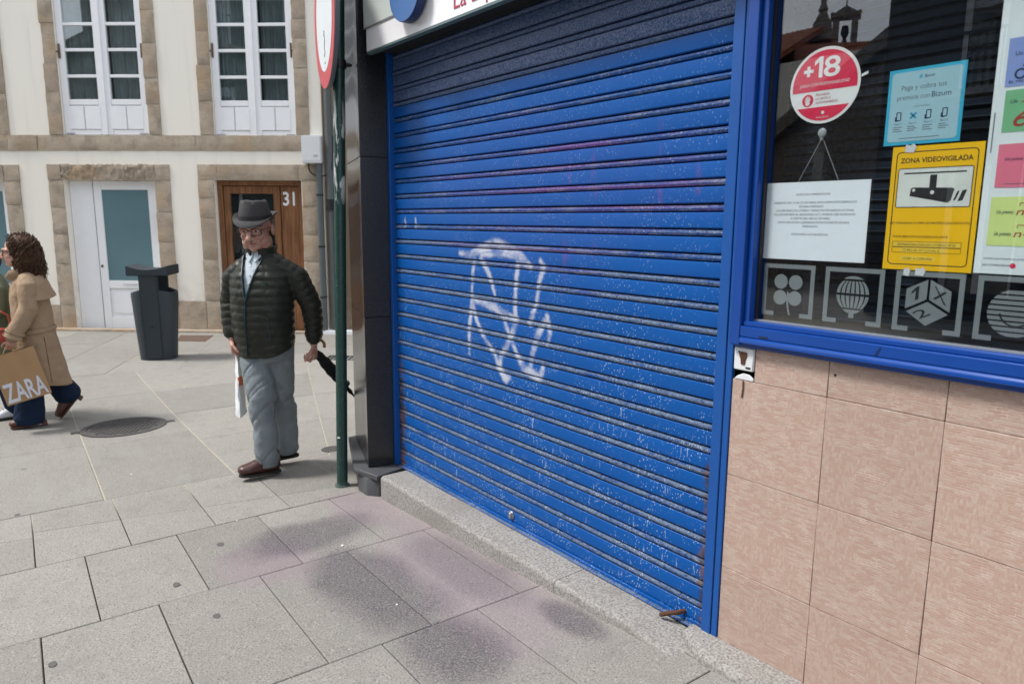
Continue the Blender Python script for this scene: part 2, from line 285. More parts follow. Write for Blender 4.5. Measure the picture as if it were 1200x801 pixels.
MAT = dict(
 rust_dark=M('dark brown iron', (.105, .066, .048), .85, .1, 12, .4, 40, .4),
 grout=M('pale tile grout', (.16, .12, .10), .9, 0, 20, .3),
 slab=m_slab(), mortar=m_mortar(), tile=m_tile(), sand=m_sandstone(),
 slat=m_shutter('blue shutter paint', False), rib=m_shutter('worn shutter rib', True),
 sill=m_granite('grey granite sill', (.17, .16, .15), (.31, .295, .275), (.05, .048, .046), .85, 110, 0, .45),
 black=m_granite('polished black granite', (.007, .008, .010), (.018, .019, .022), (.07, .07, .08), .12, 250),
 plinth=m_granite('grey slate granite', (.045, .047, .052), (.085, .088, .095), (.14, .14, .15), .42, 300),
 rail=M('blue steel guide', (.003, .072, .30), .38, 0, 8, .12, 40, .06),
 frame=M('blue lacquered aluminium', (.003, .050, .27), .3, 0, 6, .1, 30, .04),
 grey_al=M('grey sealing strip', (.20, .22, .25), .5, 0, 30, .2),
 black_paint=M('black paint', (.012, .012, .014), .45), rust=M('rusty iron', (.085, .036, .020), .85, .2, 40, .5, 60, .5),
 white_sign=M('white sign acrylic', (.80, .80, .82), .25, 0, 4, .03), pale_sign=M('pale grey panel', (.52, .56, .53), .35, 0, 4, .05),
 sign_edge=M('green tinted acrylic edge', (.09, .15, .16), .3), disc=M('blue emblem lacquer', (.018, .10, .30), .35, 0, 7, .08), disc_edge=M('dark blue emblem rim', (.006, .02, .10), .4),
 crimson=M('crimson lettering', (.36, .012, .05), .4), ink=M('black print', (.014, .014, .018), .5), grey_ink=M('grey print', (.13, .155, .185), .6),
 red=M('red vinyl', (.66, .018, .075), .35, 0, 20, .06), white_vinyl=M('white vinyl', (.76, .77, .78), .4, 0, 20, .04),
 paper=M('white paper', (.76, .81, .87), .7, 0, 6, .05, 12, .15, .004), cyan=M('cyan poster border', (.035, .40, .60), .4), pale_cyan=M('pale blue poster', (.32, .52, .60), .5, 0, 4, .06), navy=M('navy print', (.015, .035, .10), .5), sky_ink=M('light blue print', (.06, .35, .55), .5),
 yellow=M('yellow plastic sign', (.86, .51, .004), .4, 0, 7, .06, 8, .06), pale_yellow=M('pale yellow label', (.80, .56, .05), .5), sign_white=M('sign white field', (.66, .69, .66), .5),
 note_blue=M('blue note paper', (.22, .31, .62), .7, 0, 9, .08), note_green=M('green note paper', (.17, .46, .24), .7, 0, 9, .1), note_pink=M('pink note paper', (.72, .17, .27), .7, 0, 9, .08), note_lime=M('lime note paper', (.60, .72, .26), .7, 0, 9, .08), pen=M('red marker ink', (.36, .03, .025), .6), poster=M('white poster board', (.70, .77, .80), .5, 0, 3, .05),
 etched=M('grey etched vinyl', (.19, .215, .23), .55, 0, 30, .1), tape=M('clear tape', (.6, .62, .64), .4), plastic_clear=M('clear plastic', (.35, .38, .40), .12),
 blind=M('dark blind slat', (.009, .017, .032), .6, 0, 12, .3, spec=.15), dark=M('dark interior', (.006, .008, .012), .8), inner=M('grey interior wall', (.05, .055, .065), .8),
 glass=m_glass('shop glass', 1.68, (.93, .95, .95)), far_glass=m_glass('window glass', 2.0, (.85, .9, .9)),
 cream=m_plaster('cream render', (.81, .77, .685), (.86, .82, .745)), brown=m_plaster('brown render', (.22, .165, .115), (.30, .23, .165)),
 white_paint=M('white joinery paint', (.83, .84, .86), .45, 0, 9, .05, 30, .06), groove=M('grey groove paint', (.40, .40, .41), .6),
 teal=M('frosted teal glass', (.115, .205, .235), .35, 0, 1.2, .12), wood=m_wood('varnished oak', (.12, .050, .020), (.27, .125, .055)), reflection_sheet=M('grey curtain', (.26, .295, .31), .9, 0, 2, .7),
 iron=M('dark iron', (.03, .03, .032), .6, .6, 40, .4, 60, .3), brass=M('aged brass', (.16, .10, .055), .45, .7), steel=M('brushed steel', (.45, .45, .46), .35, .9),
 plast_white=M('white plastic', (.66, .68, .70), .5, 0, 10, .04), pipe=M('grey green downpipe', (.085, .10, .105), .6, 0, 10, .2, 20, .1), cable=M('black cable', (.01, .01, .011), .5),
 bin=M('dark grey polyethylene', (.022, .033, .042), .55, 0, 10, .15, 140, .1), cover=M('cast iron cover', (.075, .07, .068), .7, .3, 26, .5, 50, .6),
 gum=M('trodden gum', (.095, .09, .086), .9), chip=M('white speck', (.7, .7, .7), .7),
 sign_grey=M('grey sign back', (.11, .125, .14), .5), sign_red=M('sun faded red', (.50, .055, .07), .4, 0, 8, .1), sign_face=M('white reflective face', (.66, .71, .74), .4, 0, 6, .05),
 skin=m_skin('fair skin', (.46, .275, .21), (.43, .20, .155)), skin_light=m_skin('light skin', (.58, .35, .27), (.55, .26, .19)),
 hat=m_felt('grey tweed', (.028, .027, .029), (.10, .097, .10), 120), hat_band=m_felt('dark hat band', (.022, .02, .02), (.06, .056, .055), 140),
 jacket=m_felt('dark olive nylon', (.016, .0175, .014), (.034, .036, .029), 20, .35, .006, .42), lining=M('dark teal piping', (.006, .03, .035), .5),
 shirt=m_felt('pale blue cotton', (.40, .47, .53), (.55, .61, .66), 30), jeans=m_felt('grey blue cotton twill', (.165, .19, .205), (.235, .265, .28), 16, .6, .010),
 leather=M('brown leather', (.055, .018, .014), .38, 0, 18, .3, 40, .15), sole=M('dark rubber sole', (.018, .015, .014), .8), black_cloth=m_felt('black umbrella cloth', (.006, .006, .007), (.014, .014, .016), 30, .5, .006, .7),
 cane=M('bamboo handle', (.26, .12, .05), .4), hair_grey=m_felt('grey hair', (.12, .105, .095), (.25, .225, .21), 90), eye=M('eye white', (.55, .52, .48), .2), iris=M('dark iris', (.02, .013, .01), .2), lip=M('lip', (.36, .12, .10), .5),
 glasses=M('tortoiseshell frame', (.05, .014, .011), .25), bag=M('thin white plastic', (.70, .72, .74), .45, 0, 9, .06, 14, .5, .012), orange=M('orange print', (.62, .13, .03), .5),
 trench=m_felt('beige gabardine', (.285, .20, .13), (.37, .268, .182), 12, .6, .012), trench_dark=m_felt('beige gabardine seam', (.16, .10, .06), (.2, .13, .08), 20),
 curls=m_felt('brown curls', (.030, .016, .010), (.125, .066, .040), 30, .8, .01, .6), denim=m_felt('dark navy denim', (.006, .014, .035), (.014, .028, .06), 20, .6, .01), heel=M('brown heel leather', (.075, .026, .016), .5),
 kraft=M('kraft paper', (.36, .215, .105), .75, 0, 7, .1, 9, .35, .01), kraft_print=M('pale print', (.58, .60, .66), .6), red_bag=M('red leather', (.40, .045, .028), .4, 0, 12, .2, 30, .2), green_coat=m_felt('sage green wool', (.10, .12, .075), (.17, .19, .13), 40), white_shoe=M('white leather', (.62, .64, .68), .4),
 roof=m_roof(), old_stone=m_granite('weathered stone', (.13, .11, .09), (.25, .215, .18), (.08, .07, .06), .9, 9), dark_stone=m_granite('dark soot stone', (.03, .029, .029), (.06, .057, .054), (.03, .03, .03), .9, 9), bronze=M('dark bronze', (.03, .035, .03), .5, .5), brick_red=M('red painted wall', (.34, .09, .07), .8, 0, 2, .2))

# ------------------------------------------------------------------ mesh helpers
class MB:
    def __init__(s): s.v = []; s.f = []; s.mi = []; s.cur = 0
    def add(s, vs, fs, m=None):
        o = len(s.v); s.v += [tuple(v) for v in vs]; s.f += [tuple(i+o for i in f) for f in fs]; s.mi += [s.cur if m is None else m]*len(fs); return s
    def box(s, x0, x1, y0, y1, z0, z1, m=None):
        return s.add([(x0, y0, z0), (x1, y0, z0), (x1, y1, z0), (x0, y1, z0), (x0, y0, z1), (x1, y0, z1), (x1, y1, z1), (x0, y1, z1)],
                     [(0, 3, 2, 1), (4, 5, 6, 7), (0, 1, 5, 4), (1, 2, 6, 5), (2, 3, 7, 6), (3, 0, 4, 7)], m)
    def prism(s, poly, a0, a1, axis='y', m=None):    # poly of 2-tuples; extruded along axis
        n = len(poly)
        f = {'y': lambda p, a: (p[0], a, p[1]), 'z': lambda p, a: (p[0], p[1], a), 'x': lambda p, a: (a, p[0], p[1])}[axis]
        vs = [f(p, a0) for p in poly] + [f(p, a1) for p in poly]
        fs = [tuple(range(n)), tuple(range(2*n-1, n-1, -1))] + [(i, i+n, (i+1) % n+n, (i+1) % n) for i in range(n)]
        return s.add(vs, fs, m)
    def chain(s, pts, rad, n=14, ref=(1, 0, 0), cap=True, m=None):
        """closed limb along pts; rad: r or (r_ref, r_other); rounded ends"""
        pts = [Vector(p) for p in pts]; rad = [(r, r) if isinstance(r, (int, float)) else r for r in rad]; ref = Vector(ref)
        T = [(pts[min(i+1, len(pts)-1)]-pts[max(i-1, 0)]).normalized() for i in range(len(pts))]
        rings = []
        def ring(c, t, ra, rb):
            u = ref - t*ref.dot(t)
            if u.length < 1e-4: u = Vector((0, 1, 0)) - t*t.y
            u.normalize(); w = t.cross(u)
            return [c+u*(ra*math.cos(2*math.pi*k/n))+w*(rb*math.sin(2*math.pi*k/n)) for k in range(n)]
        def caps(c, t, ra, rb, sgn):
            d = min(ra, rb); out = []
            for a in (75, 50, 25):
                out.append(ring(c+t*(sgn*d*math.sin(R(a))), t, ra*math.cos(R(a)), rb*math.cos(R(a))))
            return out
        if cap: rings += caps(pts[0], T[0], *rad[0], -1)
        for p, t, r in zip(pts, T, rad): rings.append(ring(p, t, *r))
        if cap: rings += caps(pts[-1], T[-1], *rad[-1], 1)[::-1]
        vs = [v for r in rings for v in r]; k = len(rings)
        fs = [(i*n+j, i*n+(j+1) % n, (i+1)*n+(j+1) % n, (i+1)*n+j) for i in range(k-1) for j in range(n)]
        fs += [tuple(range(n-1, -1, -1)), tuple(range((k-1)*n, k*n))]
        return s.add(vs, fs, m)
    def loft(s, secs, n=24, m=None, close=True):     # secs: (cx, cy, cz, rx, ry) horizontal ellipses, bottom to top
        vs = [(cx+rx*math.cos(2*math.pi*k/n), cy+ry*math.sin(2*math.pi*k/n), cz) for cx, cy, cz, rx, ry in secs for k in range(n)]
        K = len(secs)
        fs = [(i*n+j, i*n+(j+1) % n, (i+1)*n+(j+1) % n, (i+1)*n+j) for i in range(K-1) for j in range(n)]
        if close: fs += [tuple(range(n-1, -1, -1)), tuple(range((K-1)*n, K*n))]
        return s.add(vs, fs, m)
    def ball(s, c, r, n=16, m=None, rot=None):
        r = (r, r, r) if isinstance(r, (int, float)) else r; c = Vector(c); vs = []; k = n//2
        for i in range(1, k):
            a = math.pi*i/k-math.pi/2
            for j in range(n):
                p = Vector((r[0]*math.cos(a)*math.cos(2*math.pi*j/n), r[1]*math.cos(a)*math.sin(2*math.pi*j/n), r[2]*math.sin(a)))
                if rot: p.rotate(Euler(rot))
                vs.append(c+p)
        b, t = Vector((0, 0, -r[2])), Vector((0, 0, r[2]))
        if rot: b.rotate(Euler(rot)); t.rotate(Euler(rot))
        vs += [c+b, c+t]; L = (k-1)*n
        fs = [(i*n+j, i*n+(j+1) % n, (i+1)*n+(j+1) % n, (i+1)*n+j) for i in range(k-2) for j in range(n)]
        fs += [(L, (j+1) % n, j) for j in range(n)] + [(L+1, (k-2)*n+j, (k-2)*n+(j+1) % n) for j in range(n)]
        return s.add(vs, fs, m)
    def strip(s, pts, w, d, y, m=None):              # flat bars in a vertical plane between pts (x,z)
        for (x0, z0), (x1, z1) in zip(pts, pts[1:]):
            dx, dz = x1-x0, z1-z0; L = math.hypot(dx, dz) or 1; nx, nz_ = -dz/L*w/2, dx/L*w/2
            s.prism([(x0+nx, z0+nz_), (x0-nx, z0-nz_), (x1-nx, z1-nz_), (x1+nx, z1+nz_)], y, y+d, 'y', m)
        return s
    def xf(s, M4):
        s.v = [tuple(M4 @ Vector(v)) for v in s.v]; return s
    def build(s, name, mats, parent=None, smooth=False, bevel=0, angle=40):
        me = bpy.data.meshes.new(name); me.from_pydata(s.v, [], s.f)
        mats = mats if isinstance(mats, (list, tuple)) else [mats]
        for k in mats: me.materials.append(MAT[k] if isinstance(k, str) else k)
        for p, i in zip(me.polygons, s.mi): p.material_index = i
        bm = bmesh.new(); bm.from_mesh(me)
        bmesh.ops.recalc_face_normals(bm, faces=bm.faces)
        if bevel:
            ed = [e for e in bm.edges if len(e.link_faces) == 2 and e.calc_face_angle(0) > R(30)]
            bmesh.ops.bevel(bm, geom=ed, offset=bevel, segments=1 if bevel < .006 else 2, affect='EDGES', clamp_overlap=True)
        bm.to_mesh(me); bm.free()
        if smooth or bevel:
            me.shade_smooth()
            me.set_sharp_from_angle(angle=R(angle))
        return link(name, me, parent)
def link(name, me, parent=None):
    o = bpy.data.objects.new(name, me); COL.objects.link(o)
    if parent is not None: o.parent = parent
    return o
def thing(name, label, cat, loc=(0, 0, 0), rz=0, group=None):
    o = bpy.data.objects.new(name, None); o.empty_display_size = .1; COL.objects.link(o); o.location = loc; o.rotation_euler = (0, 0, rz)
    return tag(o, label, cat, group)
def tag(o, label=None, cat=None, group=None, kind=None):
    for k, v in (('label', label), ('category', cat), ('group', group), ('kind', kind)):
        if v: o[k] = v
    return o
TMP = bpy.data.scenes.new('workbench')          # empty bench scene: shapes are fused there, then moved here
def remesh(mb, voxel, smooth=3, quilt=None):
    """union of closed shapes as one continuous smooth mesh"""
    me = bpy.data.meshes.new('tmp'); me.from_pydata(mb.v, [], mb.f); o = bpy.data.objects.new('tmp', me); TMP.collection.objects.link(o)
    md = o.modifiers.new('r', 'REMESH'); md.mode = 'VOXEL'; md.voxel_size = voxel; md.adaptivity = 0
    if smooth: m2 = o.modifiers.new('s', 'SMOOTH'); m2.factor = .5; m2.iterations = smooth
    vl = TMP.view_layers[0]; vl.update(); dg = vl.depsgraph; r = bpy.data.meshes.new_from_object(o.evaluated_get(dg)); bpy.data.objects.remove(o); bpy.data.meshes.remove(me)
    r.shade_smooth(); return r
def setmat(me, *ks):
    me.materials.clear()
    for k in ks: me.materials.append(MAT[k])
    return me
def text(body, mat, parent, x0, x1, z0, h=None, y=0, name='lettering', depth=.0006, tilt=0, bold=0, shear=0):
    """lettering standing in the x-z plane facing -y, fitted between x0 and x1 (or by cap height h from x0)"""
    cu = bpy.data.curves.new('t', 'FONT'); cu.body = body; cu.size = 1; cu.extrude = 0; cu.shear = shear; cu.offset = bold; cu.resolution_u = 3
    o = bpy.data.objects.new('t', cu)
    me = bpy.data.meshes.new_from_object(o); bpy.data.objects.remove(o); bpy.data.curves.remove(cu)
    xs = [v.co.x for v in me.vertices]
    if not xs: return None
    a, b = min(xs), max(xs)
    sc = h/.72 if x1 is None else (x1-x0)/(b-a)
    sz = h/.72 if h else sc
    ct, st = math.cos(tilt), math.sin(tilt)
    for v in me.vertices:
        px, pz = (v.co.x-a)*sc, v.co.y*sz; v.co = (x0+px*ct-pz*st, y, z0+px*st+pz*ct)
    me.materials.clear(); me.materials.append(MAT[mat]); me.name = name
    return link(name, me, parent)
def one(mat, parent, x0, z0, w, h, y, name='digit'):
    q = [(.36, 0), (.66, 0), (.66, 1), (.40, 1), (.0, .80), (.0, .60), (.36, .76)]; m = MB(); m.prism([(x0+a*w/.66, z0+b*h) for a, b in q], y, y+.0003); return m.build(name, mat, parent)
def circ(cx, cz, r, n=40, a0=0, a1=360, rz=None):
    return [(cx+r*math.cos(R(a0+(a1-a0)*k/n)), cz+(rz or r)*math.sin(R(a0+(a1-a0)*k/n))) for k in range(n+(a1-a0 < 360))]

# ------------------------------------------------------------------ ground and paving
def gz(x, y):
    a = -.013+.0535*(x+1.33)+.009*(y-1.735); b, k = -.30, .05
    q = (a-b)/k
    return b+(k*math.log1p(math.exp(q)) if q < 30 else a-b) if x < 3 else -.013+.0535*4.33+.009*(y-1.735)
E1, E2 = Vector((.99875, -.0499)), Vector((.0499, .99875))
def st(s_, t_): return E1*s_+E2*t_
mb = MB(); xs = [-300, -120, -60, -30, -20, -15]+[-12+.25*i for i in range(0, 29)]+[-4.9, -4.55, -4.35, -4.1, -3.9, -3, -2, -1, 0, 1, 2, 3, 6, 12, 40, 120, 300]; ys = [-300, -100, -40, -20, -12, -8]+[-6+.6*i for i in range(0, 24)]+[9, 14, 30, 100, 300]
def gdrop(x): return .013 if x > -4.2 else .0035
vs = [(x, y, gz(x, max(-9, min(9, y)))-gdrop(x)) for x in xs for y in ys]; ny = len(ys)
mb.add(vs, [(i*ny+j, (i+1)*ny+j, (i+1)*ny+j+1, i*ny+j+1) for i in range(len(xs)-1) for j in range(ny-1)])
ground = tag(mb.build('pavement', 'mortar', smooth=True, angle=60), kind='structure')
def slab(poly, gap=.0022, dz=None, bev=.0026):
    c = sum(poly, Vector((0, 0)))/len(poly); dz = random.uniform(-.0015, .0015) if dz is None else dz
    P = []
    n = len(poly)
    for i in range(n):                     # inset each corner by the joint
        a, b, d = poly[i-1], poly[i], poly[(i+1) % n]
        e1, e2 = (b-a).normalized(), (d-b).normalized(); n1, n2 = Vector((-e1.y, e1.x)), Vector((-e2.y, e2.x))
        k = (n1+n2); k = k/max(.3, k.dot(n1)) if k.length > .1 else n1
        P.append((b, k))
    def dens(off):
        q = [b+k*off for b, k in P]; out = []
        for i in range(n):
            a, b = q[i], q[(i+1) % n]; m = 1 if a.x > -4.6 else max(1, int((a-b).length/.4))
            out += [a.lerp(b, j/m) for j in range(m)]
        return out
    o1, o2 = dens(gap), dens(gap+bev); k = len(o1)
    vs = [(p.x, p.y, gz(p.x, p.y)+dz-.03) for p in o1]+[(p.x, p.y, gz(p.x, p.y)+dz-.0025) for p in o1]+[(p.x, p.y, gz(p.x, p.y)+dz) for p in o2]
    fs = [(i, (i+1) % k, (i+1) % k+k, i+k) for i in range(k)]+[(i+k, (i+1) % k+k, (i+1) % k+2*k, i+2*k) for i in range(k)]+[tuple(range(2*k, 3*k))]
    m = MB(); m.add(vs, fs); return m.build('paving_slab', 'slab', ground)
rows = [(-3.671, -2.94, .157), (-2.94, -2.12, -.035), (-2.12, -1.32, .155), (-1.32, -.55, -.06), (-.55, .22, .12), (.22, 1.0, -.02), (1.0, 1.8, .15)]
for a, b, t0 in rows:
    k0 = -8
    for k in range(k0, 6):
        t_a, t_b = t0+.393*k, t0+.393*(k+1)
        if t_a > 1.95: continue
        slab([st(a, t_a), st(b, t_a), st(b, t_b), st(a, t_b)])
for k in range(-9, 5):
    t_a, t_b = -.034+.386*k, -.034+.386*(k+1); w = -4.18+.09*max(0, k) if k >= -1 else -4.25
    slab([st(w, t_a), st(-3.671, t_a), st(-3.671, t_b), st(w+.09 if k >= -1 else w, t_b)])
    slab([st(-4.50, t_a+.1), st(w+.02*(k % 2), t_a+.1), st(w+.06, t_b+.1), st(-4.50, t_b+.1)] if k < -1 else [st(-4.50, t_a), st(w, t_a), st(w+.09, t_b), st(-4.50, t_b)], gap=.0025)
edges = [-5.6, -4.7, -3.95, -3.3, -2.55, -1.83, -1.12, -.40, .317, 1.037]
def xb(y): return -8.84+.178/.98*(y-1.17)
for i, (ta, tb) in enumerate(zip(edges, edges[1:])):
    s0 = -4.50; j = 0; lens = [1.35, 1.8, 1.5, 2.0]
    while s0 > -8.7:
        s1 = s0-lens[(i*3+j) % 4]*(.8 if j == 0 and i % 2 else 1)
        A, B = st(s0, ta), st(s0, tb)
        if s1 < -8.2: C_, D_ = Vector((xb(st(-8.8, tb).y), st(-8.8, tb).y)), Vector((xb(st(-8.8, ta).y), st(-8.8, ta).y)); s1 = -9
        else: C_, D_ = st(s1, tb), st(s1, ta)
        slab([D_, A, B, C_], gap=.005); s0 = s1; j += 1
# wedge of slabs towards the shop side, bounded by the slanting joint
dg0, dgd = Vector((-4.03, 1.74)), Vector((-.942, .336))
cut = [0, .9, 1.95, 3.0, 4.1, 5.45]
for a, b in zip(cut, cut[1:]):
    q0, q1 = dg0+dgd*(a-.45), dg0+dgd*(b-.45)
    p0, p1 = st(q0.dot(E1), 1.037), st(q1.dot(E1), 1.037)
    if p0.x > -4.48: p0 = st(-4.5, 1.037)
    slab([p1, p0, q0, q1], gap=.004)
    q2, q3 = q0+Vector((.2, .75)), q1+Vector((.2, .75)); slab([q1, q0, q2, q3], gap=.004)
    q4, q5 = q2+Vector((.2, .75)), q3+Vector((.2, .75)); slab([q3, q2, q4, q5], gap=.004)
# paving in front of the cream house, laid square to another line
jd = Vector((-.895, .447))
for k in range(-6, 6):
    ya, yb = .44+.735*k, .44+.735*(k+1)
    A, B = Vector((xb(ya), ya)), Vector((xb(yb), yb)); d0 = 0
    for j, L in enumerate([1.15, 1.3, 1.2, 1.3] if k % 2 else [.7, 1.3, 1.3, 1.6]):
        slab([A+jd*d0, B+jd*d0, B+jd*(d0+L), A+jd*(d0+L)][::-1] if False else [A+jd*(d0+L), A+jd*d0, B+jd*d0, B+jd*(d0+L)], gap=.004); d0 += L
for x, y, r in [(-3.36, .864, .022), (-3.05, .60, .02), (-2.66, .654, .02), (-2.70, .126, .018), (-4.53, .13, .02), (-5.5, .22, .025)]:
    m = MB(); m.prism([(x+r*(1+.15*math.sin(3*a+x*9))*math.cos(a), y+r*.8*(1+.15*math.cos(2*a))*math.sin(a)) for a in [2*math.pi*i/12 for i in range(12)]], gz(x, y)-.003, gz(x, y)+.0025, 'z'); m.build('gum_spot', 'gum', ground)

for x, y in [(-2.95, 1.30), (-2.28, 1.22), (-3.62, 1.02), (-4.9, .75)]:
    m = MB(); a = random.uniform(0, 3); r = random.uniform(.004, .008); m.prism([(x+r*math.cos(a+k)*(1 if k % 2 else .6), y+r*math.sin(a+k)*.8) for k in (0, 1.2, 2.4, 3.7, 5)], gz(x, y)-.003, gz(x, y)+.003, 'z'); m.build('paper_scrap', 'chip', ground)


# ------------------------------------------------------------------ the shop
shop = thing('shop_building', 'corner shop building clad in pink tiles and black granite round the blue shutter', 'building')
YF, YS, YG = 1.9, 1.92, 1.928
m = MB()                                             # masonry core behind the cladding
m.box(-1.33, 6, 1.915, 2.2, -.3, 1.02); m.box(-3.9, 6, 2.02, 2.3, 2.26, 7); m.box(.9, 6, 1.9, 2.3, 1.02, 2.3); m.box(-4.1, -3.56, 1.97, 2.4, -.3, 7)
m.box(-4.1, 6, 2.75, 3.0, -.5, 7); m.build('wall', 'inner', shop)
m = MB(); m.box(-3.3, 6, 1.82, 2.1, 2.75, 7.5); m.build('upper_wall', 'dark_stone', shop)
m = MB(); m.box(-1.36, .9, 2.3, 2.4, .9, 2.6); m.build('inner_wall', 'dark', shop)
# pink wall tiles: x joints .309 apart, z joints .319 apart
tmesh = {}
xj = [-1.302, -.992, -.686, -.376, -.067, .243, .552, .862, 1.17, 1.48, 1.79, 2.1]; zj = [-.36, -.036, .283, .602, .917, 1.022]
for i, (a, b) in enumerate(zip(xj, xj[1:])):
    for j, (c, d) in enumerate(zip(zj, zj[1:])):
        g = .0008; a1 = a+g; z1 = d-g
        key = (round(b-a, 3), round(d-c, 3))
        if i == 0 and j == 4:                         # cut round the socket plate
            m = MB(); m.box(-1.226+g, b-g, YF, YF+.014, c+g, d-g); o = m.build('wall_tile', 'tile', shop, bevel=.0012); continue
        if key not in tmesh:
            m = MB(); m.box(g, b-a-g, 0, .014, g, d-c-g); o = m.build('wall_tile', 'tile', shop, bevel=.0012); tmesh[key] = o.data
        else: o = link('wall_tile', tmesh[key], shop)
        o.location = (a, YF+random.uniform(-.0008, .0008), c)
m = MB(); m.box(-1.3, 3, YF+.006, YF+.02, -.3, 1.02); m.build('grout', 'grout', shop)
# granite pier on the corner: splayed jamb beside the shutter and the face turning the corner
C1, C2, C3 = Vector((-3.567, 1.749)), Vector((-3.532, 1.91)), Vector((-4.143, 1.944))
zc = [.006, .87, 1.735, 2.6, 3.4]
for c, d in zip(zc, zc[1:]):
    m = MB(); m.prism([C1, C2, C2+Vector((-.03, .0)), C1+Vector((-.022, .03))], c+.0012, d-.0012, 'z'); m.build('granite_panel', 'black', shop, bevel=.0015)
    m = MB(); m.prism([C3, C1+Vector((-.003, 0)), C1+Vector((-.0, .026)), C3+Vector((0, .03))], c+.0012, d-.0012, 'z'); m.build('granite_panel', 'black', shop, bevel=.0015)
m = MB(); m.prism([C1+Vector((-.01, .03)), C2+Vector((-.01, .02)), Vector((-3.6, 2.3)), Vector((-4.14, 2.3)), C3+Vector((.004, .025))], -.3, 3.4, 'z'); m.build('pier_core', 'black', shop)
m = MB(); m.prism([(-3.419, 1.725), (-3.46, 1.95), (-3.6, 2.0), (-4.19, 2.0), (-4.184, 1.912), (-3.617, 1.681)], -.024, .0055, 'z'); m.build('plinth_cap', 'plinth', shop, bevel=.003)
m = MB(); m.prism([(-3.437, 1.745), (-3.46, 1.95), (-4.15, 2.0), (-4.15, 1.93), (-3.61, 1.703), (-3.50, 1.702)], -.32, -.024, 'z'); m.build('plinth', 'plinth', shop, bevel=.002)
# stone sill under the shutter, and the one under the tiles
def sill(name, x0, x1, yf, yb, z0, z1, label=None, rnd=.02, endr=0, fall=0):
    m = MB(); n = max(1, int((x1-x0)/.12))
    prof = [(yb, z0-.3), (yf, z0-.3), (yf, z1-rnd)]+[(yf+rnd*(1-math.cos(R(a))), z1-rnd+rnd*math.sin(R(a))) for a in (25, 50, 75)]+[(yf+rnd, z1), (yb, z1)]
    k = len(prof); vs = []
    for i in range(n+1):
        x = x0+(x1-x0)*i/n; e = endr*(1-math.sqrt(max(0, 1-(1-min(1, (x-x0)/endr))**2))) if endr and x < x0+endr else 0
        vs += [(x, (y+e if y < yb-.001 else y)+.0025*math.sin(x*23)*(y < yb), z+.002*math.sin(x*11)-fall*max(0, 1-(x1-x)/.35)**2) for y, z in prof]
    fs = [(i*k+j, (i+1)*k+j, (i+1)*k+(j+1) % k, i*k+(j+1) % k) for i in range(n) for j in range(k)]+[tuple(range(k)), tuple(range(n*k+k-1, n*k-1, -1))]
    m.add(vs, fs); return tag(m.build(name, 'sill', smooth=True, angle=50), kind='structure')
sill('doorstep', -3.40, -1.95, 1.738, 2.0, -.1, .006); sill('doorstep', -1.947, -1.345, 1.738, 2.0, -.1, .006, fall=.019)
sill('wall_kerb', -1.40, -.2, 1.775, 1.899, -.05, .028, rnd=.03, endr=.07); sill('wall_kerb', -.195, 2.2, 1.775, 1.899, .0, .03, rnd=.03)

# roller shutter
sh = thing('roller_shutter', 'closed blue metal roller shutter with white sprayed face scrawl and rusty ends', 'shutter')
P = .0797
prof = [(.0, .020), (.0008, .004), (.004, .0008), (.012, 0), (.044, 0), (.0500, .0008), (.0525, .004), (.0530, .018)]
rprof = [(.0556, .018), (.0560, .005), (.0590, -.0005), (.0655, -.0025), (.0715, -.0005), (.0745, .005), (.0750, .018), (.0795, .020)]
pp = prof+rprof; m = MB(); k = len(pp)
xsn = [-3.502, -1.366]
vs = [(x+2.434, y, z) for x in xsn for z, y in pp]
for j in range(k-1): m.f.append((j, j+1, k+j+1, k+j)); m.mi.append(0 if j < 8 else 1)
m.v = vs; m.f.append(tuple(range(k-1, -1, -1))); m.mi.append(0); m.f.append(tuple(range(k, 2*k))); m.mi.append(0)
o = m.build('slat', ['slat', 'rib'], sh, smooth=True, angle=35); sm = o.data
for i in range(-17, 12):
    if i > -17: o = link('slat', sm, sh)
    o.location = (-2.434, YS+random.uniform(-.0012, .0012), 1.381+i*P); o.rotation_euler = (random.uniform(-.022, .022), random.uniform(-.0004, .0004), 0)
m = MB(); m.box(-3.500, -1.368, YS-.004, YS+.02, .012, .0255); m.box(-3.498, -1.37, YS-.022, YS+.004, .008, .0125, 1); m.build('bottom_rail', ['slat', 'rib'], sh, bevel=.0015)
m = MB(); m.box(-3.50, -1.37, YS+.022, YS+.03, -.01, 2.4); m.build('backing', 'dark', sh)
m = MB(); m.box(-3.531, -3.505, 1.893, 1.94, .007, 2.4); m.build('guide_rail', 'rail', sh, bevel=.002)
m = MB(); m.box(-1.366, -1.328, 1.893, 1.96, -.008, 2.6); m.box(-1.3265, -1.3035, 1.896, 1.96, -.008, 2.6); m.build('guide_rail', 'rail', sh, bevel=.002)
m = MB(); m.chain([(-1.455, 1.925, .043), (-1.462, 1.895, .043), (-1.487, 1.876, .036), (-1.517, 1.868, .019)], [.008, .009, .009, .008], 8); m.build('pull_hook', 'rust', sh, smooth=True)
m = MB(); m.prism(circ(-2.455, .06, .019, 16), YS-.006, YS+.002); m.box(-2.462, -2.448, YS-.014, YS-.004, .044, .072); m.build('lock', 'steel', sh, bevel=.0015)
m = MB(); m.box(-3.5, -1.37, 1.905, 1.918, 2.255, 2.4); m.build('head_cover', 'dark', sh)

